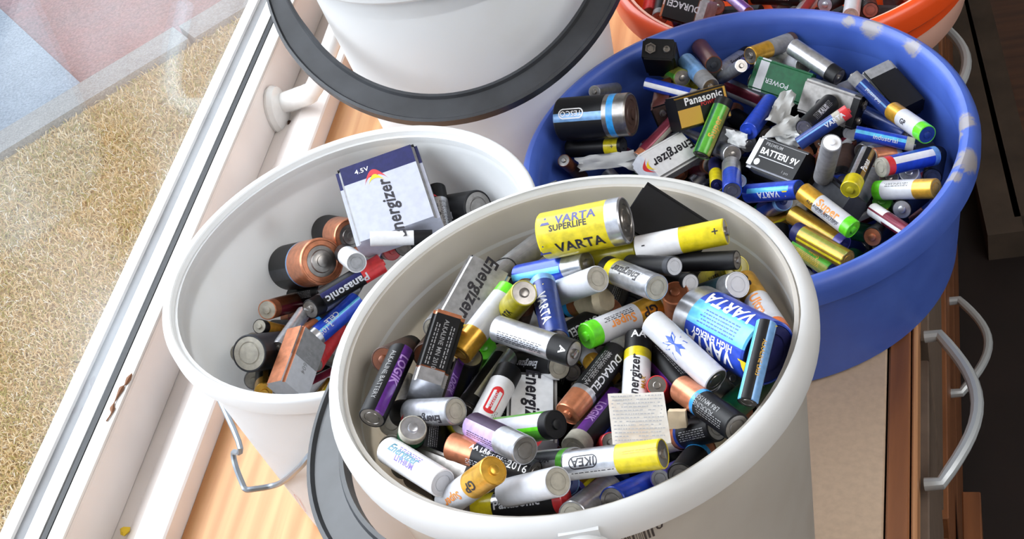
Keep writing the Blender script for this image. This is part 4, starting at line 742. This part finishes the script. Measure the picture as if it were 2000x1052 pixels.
('F','AA','black',(-0.1334,0.4767,0.2099),(0.8495,0.2813,-0.417,-0.1589),0,[],'black battery in shade at the near right wall'),
('F','AA','black',(-0.0928,0.521,0.2198),(0.6525,-0.1118,0.1382,0.7366),0,[],'black battery in shade by the thin black one with blue edges'),
('L','B45','energizer45',(-0.3708,0.7445,0.1785),(0.5525,0.1167,-0.0762,0.8218),0,[('Energizer','ink',0.74,9.6,1,-1),('4.5V','white',0.13,4,0,12)],'big flat grey battery pack with red and yellow swoosh in the left bucket'),
('L','D','duracell_d',(-0.4399,0.7177,0.1477),(0.8411,0.4058,-0.3412,-0.1066),0,[],'very large black battery with copper end in the left bucket'),
('L','C','duracell_c',(-0.4201,0.7461,0.1487),(0.8725,0.288,-0.3141,-0.239),0,[],'large copper ended battery touching the biggest copper one'),
('L','AA','silver_white',(-0.3926,0.6971,0.1698),(0.3805,-0.3061,-0.0837,0.8686),0,[],'battery with a grey ringed round end right of the biggest copper one'),
('L','AA','violet',(-0.4046,0.7463,0.134),(0.8743,0.079,-0.2704,-0.3953),0,[],'small round steel end with violet rim next to the grey ringed one'),
('L','AAA','silver_white',(-0.3547,0.7086,0.1739),(0.902,0.3933,0.1714,0.0478),0,[],'thin white battery lying across the foot of the big flat pack'),
('L','AA','energizer_silver',(-0.3373,0.7447,0.1605),(0.5878,0.1393,-0.0192,0.7967),0,[('Energizer','ink',0.6,4,1,20)],'black capped silver battery standing right of the big flat pack'),
('L','C','black_duracell',(-0.3306,0.7593,0.1495),(0.0973,-0.2784,-0.4127,0.8618),0,[('DURACELL','pale',0.35,5,1,10)],'black battery with white capitals at the right wall of the left bucket'),
('L','AA','panasonic_red',(-0.395,0.6927,0.1523),(0.8612,0.4144,0.0849,0.2818),0,[('Panasonic','pale',0.62,6,-1,-22)],'black battery with bright red end in the left bucket'),
('L','AA','energizer_silver2',(-0.4175,0.6925,0.1363),(0.402,-0.4275,0.275,-0.7616),0,[('Energizer','ink',0.4,4.2,-1,0)],'silver battery with steel tip just below the biggest copper one'),
('L','AAA','silver',(-0.4354,0.6549,0.1447),(0.5883,-0.3266,0.203,-0.7114),0,[],'thin silver battery pointing down between the dark cell and the copper block'),
('L','AA','duracell_blue',(-0.426,0.6844,0.1194),(0.3507,-0.2695,0.34,-0.8299),0,[],'black battery with a thin blue ring next to the copper block battery'),
('L','AA','blue_silverneg',(-0.4136,0.6763,0.1295),(0.8078,0.3316,0.2201,0.4348),0,[('CELE','pale',0.55,4,-1,22),('3.105','pale',0.72,4,-1,-4)],'bright blue battery with a silver end by the hidden side of the left bucket'),
('L','B9','copper_nine',(-0.4234,0.6251,0.1427),(0.5805,0.4579,0.3611,0.5683),0,[('MN1604','grey',0.5,4,-1,0)],'copper and grey block battery at the near side of the left bucket'),
('L','AA','copper_red',(-0.46,0.6942,0.1301),(0.3586,-0.6149,0.2376,-0.661),0,[],'dark red and copper battery below the biggest copper one'),
('L','AAA','black_gold',(-0.4575,0.6677,0.1335),(0.1232,-0.6924,0.3125,-0.6386),0,[],'thin battery with a black ringed end on the left of the heap'),
('L','C','black_paledisc',(-0.451,0.6387,0.1422),(0.6682,0.2537,0.6376,0.2874),0,[],'fat black battery with a pale grey disc facing the window'),
('L','AA','grey_tip',(-0.4766,0.6567,0.1282),(0.5362,-0.5803,0.1039,-0.6041),0,[],'small pale grey end left of the fat black battery'),
('L','AA','grey',(-0.4748,0.654,0.1068),(0.6689,-0.429,0.0377,-0.6059),0,[],'dull grey battery standing at the near left wall of the left bucket'),
('L','AA','gold_black',(-0.4561,0.6296,0.1237),(0.7793,-0.2788,-0.0396,-0.5599),0,[],'black battery with gold stripes at the near wall of the left bucket'),
('L','AA','violet',(-0.4713,0.6466,0.1028),(0.8134,-0.2249,-0.0669,-0.5323),0,[],'dusky violet battery left of the gold striped one'),
('L','AAA','silver',(-0.4393,0.6251,0.1187),(0.4819,-0.5812,0.1353,-0.6417),0,[],'thin silver battery by the near lip under the copper block'),
('L','AA','red',(-0.4272,0.6731,0.1074),(0.6039,-0.3423,0.1647,-0.7007),0,[],'red battery right of the copper block battery'),
('L','AA','black_redring',(-0.3988,0.7562,0.1208),(0.8621,0.2961,-0.3404,-0.2308),0,[('AA','pale',0.4,4,1,0)],'black battery with red ringed end under the thin white one'),
('L','AA','black',(-0.4485,0.7181,0.1174),(0.0956,-0.3121,-0.3968,0.8579),0,[],'black battery in shade under the biggest copper one'),
('L','AA','copper_red',(-0.4521,0.7079,0.1052),(0.0736,-0.2367,-0.3846,0.8892),0,[],'dark red battery in the middle shade of the left bucket'),
('L','AA','black',(-0.4611,0.6753,0.0937),(0.1134,-0.2243,-0.3361,0.9077),0,[],'black battery deep beneath the fat black one'),
('L','AA','black',(-0.4615,0.6594,0.0906),(0.1091,-0.2231,-0.3309,0.9104),0,[],'black battery deep at the near lip of the left bucket'),
('L','AA','black',(-0.4293,0.7253,0.099),(0.7469,0.2867,0.1746,0.5739),0,[],'black battery in shade below the bright red ended one'),
('L','AA','black',(-0.3675,0.7562,0.1358),(0.7057,0.1677,0.3354,0.6011),0,[],'black battery in shade under the black capped silver one'),
('L','AA','black',(-0.4602,0.6908,0.1089),(0.8841,0.3341,-0.2926,-0.145),0,[],'black battery deep beside the thin black ringed one'),
('L','AA','grey',(-0.4276,0.7004,0.0862),(0.7356,0.2177,0.2998,0.5671),0,[],'grey battery deep by the bright blue one of the left bucket'),
('B','D','tesco_d',(-0.2466,0.8872,0.1217),(0.8983,0.4317,-0.0666,-0.0477),0,[('oval','pale',0.75,9,1,14)],'very large black battery with a sky blue ring at the left of the blue tub'),
('B','AAA','silver',(-0.2471,0.9329,0.1118),(0.2917,-0.5536,0.3402,-0.7019),0,[],'small silver cell lying on top of the very large black battery'),
('B','AA','black_yellowband',(-0.253,0.8851,0.0929),(0.9,0.4178,-0.1028,-0.0704),0,[('+','ink',0.17,4,1,0)],'black battery with a yellow band below the very large black one'),
('B','AAA','copper_old',(-0.2746,0.8776,0.0795),(0.0914,0.6642,-0.4545,0.5864),0,[],'small copper tip at the left wall of the blue tub'),
('B','B9','terminal_black',(-0.2015,0.9564,0.1208),(0.3782,0.641,-0.6147,0.2615),0,[],'square block battery showing its two snap terminals high on the far left wall'),
('B','AA','lightblue',(-0.1719,0.9424,0.1105),(0.8425,0.1666,-0.146,-0.4911),0,[],'pale sky blue battery with silver end near the far wall'),
('B','AA','copper_brown',(-0.1672,0.9704,0.1068),(0.8091,0.0723,-0.2192,-0.5405),0,[],'reddish brown battery with a dark round end right of the pale sky blue one'),
('B','AA','energizer_silver2',(-0.1482,0.9757,0.092),(0.7943,0.2949,0.3326,0.4141),0,[('Energizer','ink',0.5,4,1,10)],'silver battery with small lettering at the far wall'),
('B','AAA','silver',(-0.1444,0.9373,0.1134),(0.6985,0.496,-0.5126,-0.058),0,[],'short silver cell in front of the silver one with lettering'),
('B','AA','gold_grey',(-0.1162,0.9765,0.1028),(0.2868,-0.3139,0.374,-0.8242),0,[],'gold and grey battery touching the far wall'),
('B','AAA','gold',(-0.1322,0.9781,0.09),(0.3178,-0.5159,0.3279,-0.7248),0,[],'gold battery tip left of the green block'),
('B','B9','green_nine',(-0.1085,0.939,0.0977),(0.2195,0.0268,-0.3992,0.8898),0,[('+','ink',0.09,4,1,-4),('POWER','pale',0.5,4,1,5)],'dark green block battery with a white band'),
('B','AA','silver_black',(-0.0798,0.9474,0.1058),(0.8654,0.3338,-0.0166,-0.3733),0,[],'bright silver battery with a black end near the far wall'),
('B','AA','green_lime',(-0.1009,0.9743,0.0873),(0.3567,-0.4061,-0.2815,0.7928),0,[],'green battery end behind the green block'),
('B','AA','black',(-0.0717,0.9572,0.0753),(0.7626,0.1574,0.3619,0.5125),0,[],'black battery end by the far wall,right of the bright silver one'),
('B','AA','maroon',(-0.1364,0.952,0.0756),(0.875,0.3147,-0.1589,-0.3317),0,[],'maroon and silver battery with copper end left of the green block'),
('B','B9','brown_nine',(-0.1971,0.9203,0.0984),(0.5088,-0.5102,0.3837,-0.5775),0,[],'brown and black block battery right of the very large black one'),
('B','AAA','blue_white',(-0.1908,0.9189,0.1156),(0.8983,0.4006,0.0293,-0.178),0,[],'thin bright blue and white battery crossing above the brown block'),
('B','AA','yellow_dirty',(-0.189,0.9608,0.0883),(0.7437,0.3971,-0.4942,-0.2122),0,[],'dirty yellow battery piece behind the thin blue and white one'),
('B','AA','black_grey',(-0.2026,0.9585,0.0764),(0.7433,0.2525,0.4297,0.4463),0,[('Ener','pale',0.4,4,1,0)],'dull black battery behind the left end of the thin blue and white one'),
('B','AA','olive',(-0.1944,0.9597,0.1001),(0.8111,0.2,-0.3585,-0.4166),0,[],'olive coloured battery left of the pale sky blue one'),
('B','B9','panasonic_nine',(-0.1683,0.8989,0.1109),(0.841,0.4272,0.2597,0.2069),0,[('Panasonic','white',0.5,6,1,13),('POWERMAX','red',0.32,3,1,5)],'black and gold block battery with white lettering'),
('B','AA','green_yellow',(-0.1571,0.879,0.1069),(0.7741,0.3035,-0.0274,0.5549),0,[('Super','gold',0.55,5.5,1,-12)],'long green and black battery lying over the black and gold block'),
('B','AA','blue_ringed',(-0.123,0.891,0.1023),(0.5385,-0.2603,0.1831,-0.7802),0,[],'blue battery pointing its silver ringed end at the camera'),
('B','AAA','maroon_copper',(-0.2029,0.8801,0.0999),(0.4089,-0.0421,0.3734,-0.8316),0,[],'thin maroon and copper battery left of the white block'),
('B','AAA','blue_white',(-0.1857,0.9053,0.0717),(0.4171,-0.2795,-0.1898,0.8437),0,[],'short looking blue and white battery above the white block'),
('B','B9','energizer_white',(-0.1941,0.8627,0.0919),(0.8719,0.1933,0.2146,0.3954),0,[('Energizer','ink',0.45,8,-1,0)],'white block battery half hidden by the front bucket lip'),
('B','B9','batteri',(-0.1073,0.8443,0.0943),(0.3144,-0.1186,-0.2233,0.915),0,[('BATTERI 9V','white',0.57,4.9,-1,-4),('PREMIUM','grey',0.4,2.8,-1,-14)],'black block battery with white capitals and two snap terminals'),
('B','B9','silver_nine',(-0.0676,0.91,0.0923),(0.8532,0.4618,-0.0337,-0.24),0,[],'plain silver block battery with a black end'),
('B','AA','black',(-0.0783,0.8807,0.1067),(0.7968,0.2099,0.2966,0.4829),0,[('KALIS','pale',0.5,4,1,0)],'black battery with pale letters below the plain silver block'),
('B','AAA','varta_red',(-0.0726,0.8555,0.1152),(0.8722,0.4205,-0.0771,0.2377),0,[('VARTA','pale',0.3,3.6,1,0)],'thin blue battery with a red tip'),
('B','AA','black_grey',(-0.0539,0.9308,0.0592),(0.7518,0.054,0.1693,0.635),20,[('2','pale',0.2,5,1,0)],'black battery with a grey edge under the red tip'),
('B','B9','black_nine',(-0.0246,0.9257,0.0868),(0.4781,0.1168,-0.0582,0.8685),0,[],'black block battery with a whitish end leaning on the right wall'),
('B','AAA','blue_silverpos',(-0.0385,0.9043,0.1023),(0.4058,0.1353,-0.3567,0.8305),0,[('industrial','pale',0.55,2.8,1,0)],'thin dark blue battery leaning along the black block with the whitish end'),
('B','AA','green_grey',(-0.0615,0.9404,0.0797),(0.8001,0.3119,0.3857,0.3373),0,[],'grey and green battery left of the thin dark blue one'),
('B','AA','gp_blue',(-0.0117,0.8674,0.1014),(0.8312,0.2222,-0.2317,-0.4539),0,[('GP','ink',0.5,4,1,-20)],'gold,white and green battery at the right wall'),
('B','AAA','blue_light',(-0.0298,0.8534,0.1002),(0.8969,0.4146,0.0766,-0.1335),0,[('industrial','pale',0.5,3.4,1,0)],'bright blue battery with silver tip lying flat on the right'),
('B','AA','blue_dull',(-0.0305,0.9046,0.0705),(0.8615,0.2925,-0.1728,-0.3774),0,[],'dull blue battery behind the bright blue one on the right'),
('B','AA','copper_silver',(-0.0197,0.8535,0.0844),(0.1384,-0.2466,0.3938,-0.8746),0,[],'black battery with copper end below the bright blue one on the right'),
('B','AAA','silver',(-0.0367,0.8722,0.0739),(0.7382,0.2627,0.5177,0.3435),0,[],'crumpled silver cell left of the copper ended one on the right'),
('B','AA','grey_bright',(-0.0698,0.8131,0.1198),(0.5284,0.5751,-0.5484,0.2989),0,[],'battery showing a bright white round tip in the middle right'),
('B','AAA','copper_old',(-0.0786,0.8423,0.0901),(0.5706,0.5624,-0.5339,0.2704),0,[],'orange and black thin battery beside the bright white round tip'),
('B','AA','black_brown',(-0.063,0.8723,0.0625),(0.7356,0.0101,0.1776,0.6537),0,[],'black and brown standing battery right of the bright white round tip'),
('B','AA','panasonic_yellow',(-0.0497,0.8148,0.1039),(0.5892,-0.1909,0.1027,-0.7784),0,[('Panas','white',0.55,4.6,-1,20)],'black battery with a yellow end and white letters'),
('B','AA','grey_old',(-0.0468,0.8303,0.0745),(0.5437,-0.2097,0.1447,-0.7997),0,[],'long speckled grey battery right of the yellow ended one'),
('B','AA','blue_red',(-0.0145,0.8287,0.0979),(0.8665,0.371,0.2722,0.1938),0,[],'blue and white battery with a red end'),
('B','AA','black',(0.0035,0.8578,0.0663),(0.7411,-0.0418,0.2056,0.6378),0,[('Batteri','pale',0.5,4,1,0)],'black battery with pale letters against the right wall'),
('B','AA','silver',(-0.0311,0.8395,0.0662),(0.4024,0.6126,-0.6239,0.2713),0,[],'stubby silver end above the green tipped battery'),
('B','AA','silver_blue',(-0.0131,0.8422,0.0662),(0.242,0.6353,-0.5825,0.4456),0,[('3','ink',0.25,5,1,0)],'silver and violet stubby end by the right wall'),
('B','AA','gp',(-0.018,0.7973,0.0993),(0.1373,-0.2478,-0.3821,0.8796),0,[],'battery with green tip,grey middle and gold end at the right wall'),
('B','AA','rainbow',(-0.0323,0.8153,0.0609),(0.2536,0.6169,-0.5529,0.4993),0,[],'green,yellow and magenta striped battery'),
('B','AA','black_grey',(-0.0146,0.8082,0.0767),(0.4373,-0.4083,0.1682,-0.7834),0,[],'black battery pointing a steel tip at the near right wall'),
('B','AAA','maroon_white',(-0.0296,0.7741,0.092),(0.4196,-0.2129,-0.2224,0.8539),0,[],'thin white and maroon battery by the near right lip'),
('B','AA','gp',(-0.0709,0.7754,0.1051),(0.8754,0.2824,-0.0223,-0.3917),0,[('Super','orange',0.45,6,1,6),('ALKALINE BATTERY','ink',0.5,2.4,1,-26)],'large looking white,gold and green battery nearest to the front of the blue tub'),
('B','AA','varta_bright',(-0.1103,0.8081,0.0983),(0.8711,0.3883,-0.2729,-0.1261),0,[('VARTA','pale',0.5,4.6,-1,-16)],'shiny blue battery with white lettering near the front bucket lip'),
('B','AA','varta',(-0.1146,0.8223,0.0712),(0.717,0.4395,-0.5352,-0.0791),0,[],'blue battery end with a yellow triangle under the shiny blue one'),
('B','AA','green_silver',(-0.104,0.8296,0.065),(0.7889,0.271,-0.4617,-0.3017),0,[],'silver and green battery end left of the large looking white one'),
('B','AA','gold',(-0.0794,0.7763,0.0862),(0.8871,0.2836,-0.0695,-0.3576),0,[],'gold battery with a violet tip,upper of the gold pair'),
('B','AA','gold_stripe',(-0.0771,0.7515,0.0953),(0.3509,-0.1129,-0.274,0.8883),0,[],'gold striped battery with a dark blue end,lower of the gold pair'),
('B','AA','olive',(-0.0829,0.757,0.0772),(0.4129,-0.2294,-0.1951,0.8595),0,[('Super','gold',0.6,4,1,-20)],'olive green battery by the front bucket lip'),
('B','B9','black_flat',(-0.0686,0.8069,0.0846),(0.4506,-0.2501,-0.2415,0.8222),0,[],'dark plastic block behind the large looking white battery'),
('B','AAA','blue',(-0.0736,0.8454,0.0695),(0.7985,0.3542,-0.4412,-0.2056),0,[],'thin blue battery end below the bright white round tip'),
('B','AA','copper_end',(-0.0333,0.7839,0.0753),(0.393,-0.3941,0.2133,-0.8029),0,[],'battery with a pale copper round end at the near lip'),
('B','AAA','gold_navy',(-0.1572,0.8494,0.0845),(0.7401,-0.1321,-0.0848,-0.6539),0,[],'short upright navy and yellow battery by the front bucket lip'),
('B','AA','silver_bluebody',(-0.1419,0.8268,0.0995),(0.6669,-0.0706,0.1448,0.7275),0,[],'upright silver topped blue battery by the front bucket lip'),
('B','AAA','varta',(-0.1454,0.8535,0.0667),(0.608,0.5376,-0.5827,0.0419),0,[],'small blue end with a yellow triangle beside the upright silver topped one'),
('B','AA','silver',(-0.1518,0.8747,0.0854),(0.8051,0.1859,-0.3924,-0.4041),0,[],'silver and dark battery end below the long green one'),
('B','AA','grey_old',(-0.1456,0.8881,0.0861),(0.8452,0.2752,-0.312,-0.3356),0,[],'pale grey battery right of the long green one'),
('B','AA','maroon_copper',(-0.1746,0.8876,0.06),(0.7603,0.3875,-0.4892,-0.1802),0,[],'maroon battery under the right corner of the white block'),
('B','AA','black',(-0.0619,0.8508,0.0535),(0.8486,0.2064,-0.2141,-0.4375),0,[],'black battery in shade right of the dark plastic block'),
('O','B9','duracell_nine',(-0.1982,1.0951,0.0677),(0.2581,-0.099,-0.3854,0.8804),0,[('DURACELL','pale',0.45,6,1,-4)],'black block battery with white capitals in the orange basin'),
('O','AA','red_silver',(-0.2384,1.1434,0.0486),(0.6926,0.0594,0.1667,0.6992),0,[],'red and silver battery at the left of the orange basin'),
('O','AA','black_silverneg',(-0.2247,1.1295,0.057),(0.7149,0.1375,0.1092,0.6768),0,[],'black battery with a silver stripe in the orange basin'),
('O','AAA','lilac',(-0.1542,1.1048,0.0621),(0.4778,-0.1765,-0.209,0.8348),0,[],'thin lilac battery in the orange basin'),
('O','AA','copper_old',(-0.1809,1.1179,0.0577),(0.8102,0.2024,-0.3181,-0.4488),0,[],'copper battery behind the black block in the orange basin'),
('O','AA','black',(-0.1207,1.1202,0.0525),(0.1566,-0.1304,-0.4365,0.8763),0,[],'black battery at the middle of the orange basin'),
('O','AA','maroon',(-0.0953,1.1049,0.0487),(0.7526,0.1468,0.3204,0.5563),0,[],'maroon battery in the orange basin'),
('O','AA','black_grey',(-0.0695,1.0973,0.0581),(0.3947,-0.4345,0.2897,-0.7559),0,[],'black and grey battery right of the maroon one in the orange basin'),
('O','AA','white',(-0.0534,1.08,0.0653),(0.7298,0.0218,0.1376,0.6693),0,[],'white battery at the right of the orange basin'),
('O','AA','black',(-0.0416,1.0921,0.0549),(0.6472,-0.1844,0.0443,0.7384),0,[],'black battery at the right wall of the orange basin'),
('O','AA','silver',(-0.1246,1.1429,0.037),(0.5785,-0.1203,-0.105,0.7999),0,[],'silver battery in the middle of the orange basin'),
('O','AA','black',(-0.1789,1.1464,0.0541),(0.1994,-0.1405,-0.4215,0.8734),0,[],'black battery behind the block in the orange basin'),
]
for r_ in ROWS: battery(*r_)
# cells glimpsed in the gaps: nothing tells them apart
random.seed(21)
FILL = {'F': (FC, .108, (.165, .212), 56), 'L': (LC, .098, (.052, .088), 22), 'B': ((BC.x, BC.y), .143, (.030, .064), 78)}
GL = {'F': 'battery lying deep in the shaded gaps of the front white bucket', 'L': 'battery lying deep in the shaded gaps of the left white bucket', 'B': 'battery lying deep in the shaded gaps of the blue tub'}
for bk, (c, R_, (z0, z1), n) in FILL.items():
    pts = []
    for k in range(n):
        for tr_ in range(60):
            a = random.uniform(0, 6.283); q = (R_-.026)*math.sqrt(random.random()); p_ = Vector((c[0]+q*math.cos(a), c[1]+q*math.sin(a), random.uniform(z0, z1)))
            if all((p_-o_).length > .0225 for o_ in pts): break
        pts.append(p_); an = random.uniform(0, 6.283); d_ = Vector((math.cos(an), math.sin(an), random.uniform(-.35, .35))).normalized()
        q_ = Vector((1, 0, 0)).rotation_difference(d_)
        st = random.choice(['black', 'black', 'duracell', 'silver', 'dark', 'varta', 'grey', 'energizer_silver', 'black_grey', 'gold', 'blue', 'green_dark', 'maroon'])
        if st == 'dark': st = 'black_brown'
        o = battery('X', 'AA', st, tuple(p_), tuple(q_), 0, [], GL[bk], 'batteries deep in the gaps of the '+{'F': 'front bucket', 'L': 'left bucket', 'B': 'blue tub'}[bk])
# the unseen rest of each heap
def heap(name, c, R0, R1, ztop, zrim, label):
    rn = random.Random(5); g = G(); z = .018; i = 0
    while z < ztop:
        R_ = R0+(R1-R0)*z/zrim-.004; n = 26
        for k in range(n):
            a = rn.uniform(0, 6.283); q = (R_-.026)*math.sqrt(rn.random()); an = rn.uniform(0, 3.14); d_ = Vector((math.cos(an), math.sin(an), rn.uniform(-.15, .15))).normalized()
            M = Matrix.Translation((q*math.cos(a), q*math.sin(a), z+rn.uniform(-.003, .003))) @ Vector((1, 0, 0)).rotation_difference(d_).to_matrix().to_4x4()
            n0 = len(g.v); mi = rn.randrange(4); g.lathe([(0, .025), (.0068, .0245), (.0072, .024), (.0072, -.0245), (.0066, -.025), (0, -.025)], 10, axis='X', fm=lambda a_, b_: mi)
            for j in range(n0, len(g.v)): g.v[j] = tuple(M @ Vector(g.v[j]))
        z += .0135
    o = obj(name, g.build(name, [cm('black'), cm('dkgrey'), cm('steel'), cm('dblue')])); o.location = (c[0], c[1], 0); tag(o, label, 'batteries'); o['kind'] = 'stuff'
heap('battery_heap', FC, .098, .117, .158, .283, 'buried lower layers of used batteries filling the front white bucket')
heap('battery_heap', LC, .103, .120, .050, .20, 'buried lower layers of used batteries at the bottom of the left white bucket')
heap('battery_heap', (BC.x, BC.y), .145, .155, .028, .118, 'buried lower layers of used batteries at the bottom of the blue tub')
heap('battery_heap', OC, .146, .156, .042, .09, 'buried lower layers of used batteries in the orange basin')
# ------------------------------------------------------------------ paper and plastic scraps
paper_m = mat('grey_leaflet_paper', (186, 181, 174), rough=.8, noise=.2, nscale=45, rgb2=(170, 138, 104), n2=.68)
def sheet(name, corners, nx, ny, amp, seed, m, label, cat, thick=.0004, edge=0):
    rn = random.Random(seed); A, B, C_, D = [Vector(p) for p in corners]; nrm = (B-A).cross(D-A).normalized(); org = (A+B+C_+D)/4
    ph = [rn.uniform(0, 6.28) for _ in range(6)]; v = []; f = []
    for s in (0, 1):
        for j in range(ny+1):
            for i in range(nx+1):
                u = i/nx; w = j/ny; p = (A.lerp(B, u)).lerp(D.lerp(C_, u), w)
                h = amp*(math.sin(5*u+ph[0])*math.cos(4*w+ph[1])+.6*math.sin(11*u+9*w+ph[2])+.4*math.sin(17*w-6*u+ph[3]))
                e = Vector((0, 0, 0))
                if edge and (i in (0, nx) or j in (0, ny)): random.seed(seed*100+i*17+j); e = (B-A)*random.uniform(-edge, edge)+(D-A)*random.uniform(-edge, edge)
                v.append(tuple(p+e+nrm*(h+s*thick)-org))
    N_ = (nx+1)*(ny+1)
    for j in range(ny):
        for i in range(nx):
            a = j*(nx+1)+i; f.append((a, a+1, a+nx+2, a+nx+1)); f.append((N_+a, N_+a+nx+1, N_+a+nx+2, N_+a+1))
    per = [i for i in range(nx+1)]+[(j+1)*(nx+1)-1 for j in range(1, ny+1)]+[ny*(nx+1)+i for i in range(nx-1, -1, -1)]+[j*(nx+1) for j in range(ny-1, 0, -1)]
    for k in range(len(per)): a = per[k]; b = per[(k+1) % len(per)]; f.append((a, b, b+N_, a+N_))
    o = obj(name, mesh(name, v, f, [m], None, True, 60), loc=org); tag(o, label, cat); return o
Z1 = .288
le = sheet('printed_leaflet', [at(1187, 769, Z1+.004), at(1296, 765, Z1+.004), at(1311, 864, Z1), at(1198, 884, Z1)], 8, 8, .0003, 3, paper_m, 'square scrap of printed grey paper lying in the front bucket', 'paper')
# print on the leaflet
A, B, D = at(1187, 769, Z1+.004), at(1296, 765, Z1+.004), at(1198, 884, Z1); ex = (B-A); ey = (D-A); nn = ey.cross(ex).normalized(); nn = nn if nn.z > 0 else -nn
rn = random.Random(8); v = []; f = []
for k in range(15):
    y = .07+k*.062; x = .05+rn.uniform(0, .03)
    while x < .93:
        l = rn.uniform(.015, .07)
        if rn.random() < .9:
            n = len(v); h = .010
            for (a_, b_) in ((x, y-h), (min(x+l, .96), y-h), (min(x+l, .96), y+h), (x, y+h)): v.append(tuple(A+ex*a_+ey*b_+nn*.0011-le.location))
            f.append((n, n+1, n+2, n+3))
        x += l+rn.uniform(.010, .02)
decal(le, v, f, 'grey', 'fine_print')
scrap_m = mat('beige_foam_scrap', (220, 200, 168), rough=.9, noise=.15, nscale=90)
sheet('paper_scrap', [at(1304, 803, .270), at(1338, 803, .270), at(1341, 835, .262), at(1306, 838, .262)], 4, 4, .0004, 6, scrap_m, 'small beige paper scrap right of the printed grey paper', 'paper', .004)
film = mat('clear_blister_plastic', (206, 208, 208), rough=.3, alpha=.82, noise=.15, nscale=50)
Z2 = .098
for i, (q, lab, z, am) in enumerate((
    ([(1122, 308), (1238, 292), (1262, 318), (1130, 335)], 'long crumpled piece of clear plastic below the black battery with yellow band', .088, .0016),
    ([(1205, 322), (1300, 292), (1330, 308), (1250, 340)], 'crumpled clear plastic strip left of the white block battery in the blue tub', .090, .0016),
    ([(1495, 235), (1528, 176), (1556, 184), (1536, 248)], 'upright crumpled clear plastic wrapper below the green block battery', .106, .0022),
    ([(1488, 268), (1540, 224), (1572, 232), (1556, 268)], 'white folded plastic wrapper right of the blue ringed battery', .106, .0022),
    ([(1510, 262), (1562, 262), (1572, 286), (1530, 292)], 'short crumpled plastic wrapper above the black block with white capitals', .100, .0018),
    ([(1418, 250), (1462, 262), (1452, 290), (1420, 278)], 'rolled greyish plastic piece between the green and the blue batteries', .100, .0016),
    ([(1500, 96), (1545, 100), (1540, 126), (1500, 122)], 'grey plastic scrap behind the dark green block battery', .088, .0014))):
    sheet('plastic_wrapper', [at(a_, b_, z+(.008 if k in (0, 1) else 0)) for k, (a_, b_) in enumerate(q)], 9, 6, am, 40+i, film, lab, 'plastic', .0008, .05)
# ------------------------------------------------------------------ print on the front and left buckets
def cone_at(px, py, c, r0, r1, z1):
    d = (CR*(px-1000)-CU*(py-526)+CF*FPX).normalized()
    for k in range(6000):
        P_ = CAM+d*(.3+k*.0002)
        if (P_.xy-Vector(c)).length <= r0+(r1-r0)*P_.z/z1+.0003: break
    return P_
def onbody(par, c, ang0, z0, v2, f, col, name, r0=.100, r1=.1185, z1=.262):
    out = []
    fr = oval(.0173, .015) if c is FC else oval(-.0004, .0266)
    for x, y in v2:
        z = z0+y; rr = (r0+(r1-r0)*z/z1); a = ang0+x/rr; rr = rr*fr(a)+.0003; out.append((rr*math.cos(a), rr*math.sin(a), z))
    return decal(par, out, f, col, name)
R_ = math.radians
rn = random.Random(3); bars = []; x = -.013
while x < .013: w_ = rn.choice((.0003, .0005, .0008, .0011)); bars.append((x, x+w_, -.006, .006)); x += w_+rn.choice((.0004, .0006, .0009))
v, f = rects(bars); onbody(bF, FC, R_(-70.5), .2515, v, f, 'ink', 'barcode')
v, f = text2d('0', .006, .02); onbody(bF, FC, R_(-62.5), .2525, v, f, 'ink', 'lettering'); v, f = text2d('F', .004, .02); onbody(bF, FC, R_(-63.8), .2575, v, f, 'ink', 'lettering')
v = []; f = []
for k in range(13): t_ = k/12; v += [(-.016+.034*t_, -.0045*math.sin(math.pi*t_)), (-.016+.034*t_, .0015)]
for k in range(12): f.append((2*k, 2*k+1, 2*k+3, 2*k+2))
onbody(bF, FC, R_(-52), .2590, v, f, 'swred', 'printed_arc')
v, f = ringrect(.030, .0060, .0005); M2 = Matrix.Rotation(R_(70), 2); v = [tuple(M2 @ Vector(p)) for p in v]
onbody(bL, LC, R_(-128), .045, v, f, 'swred', 'printed_outline', .106, .1225, .188)
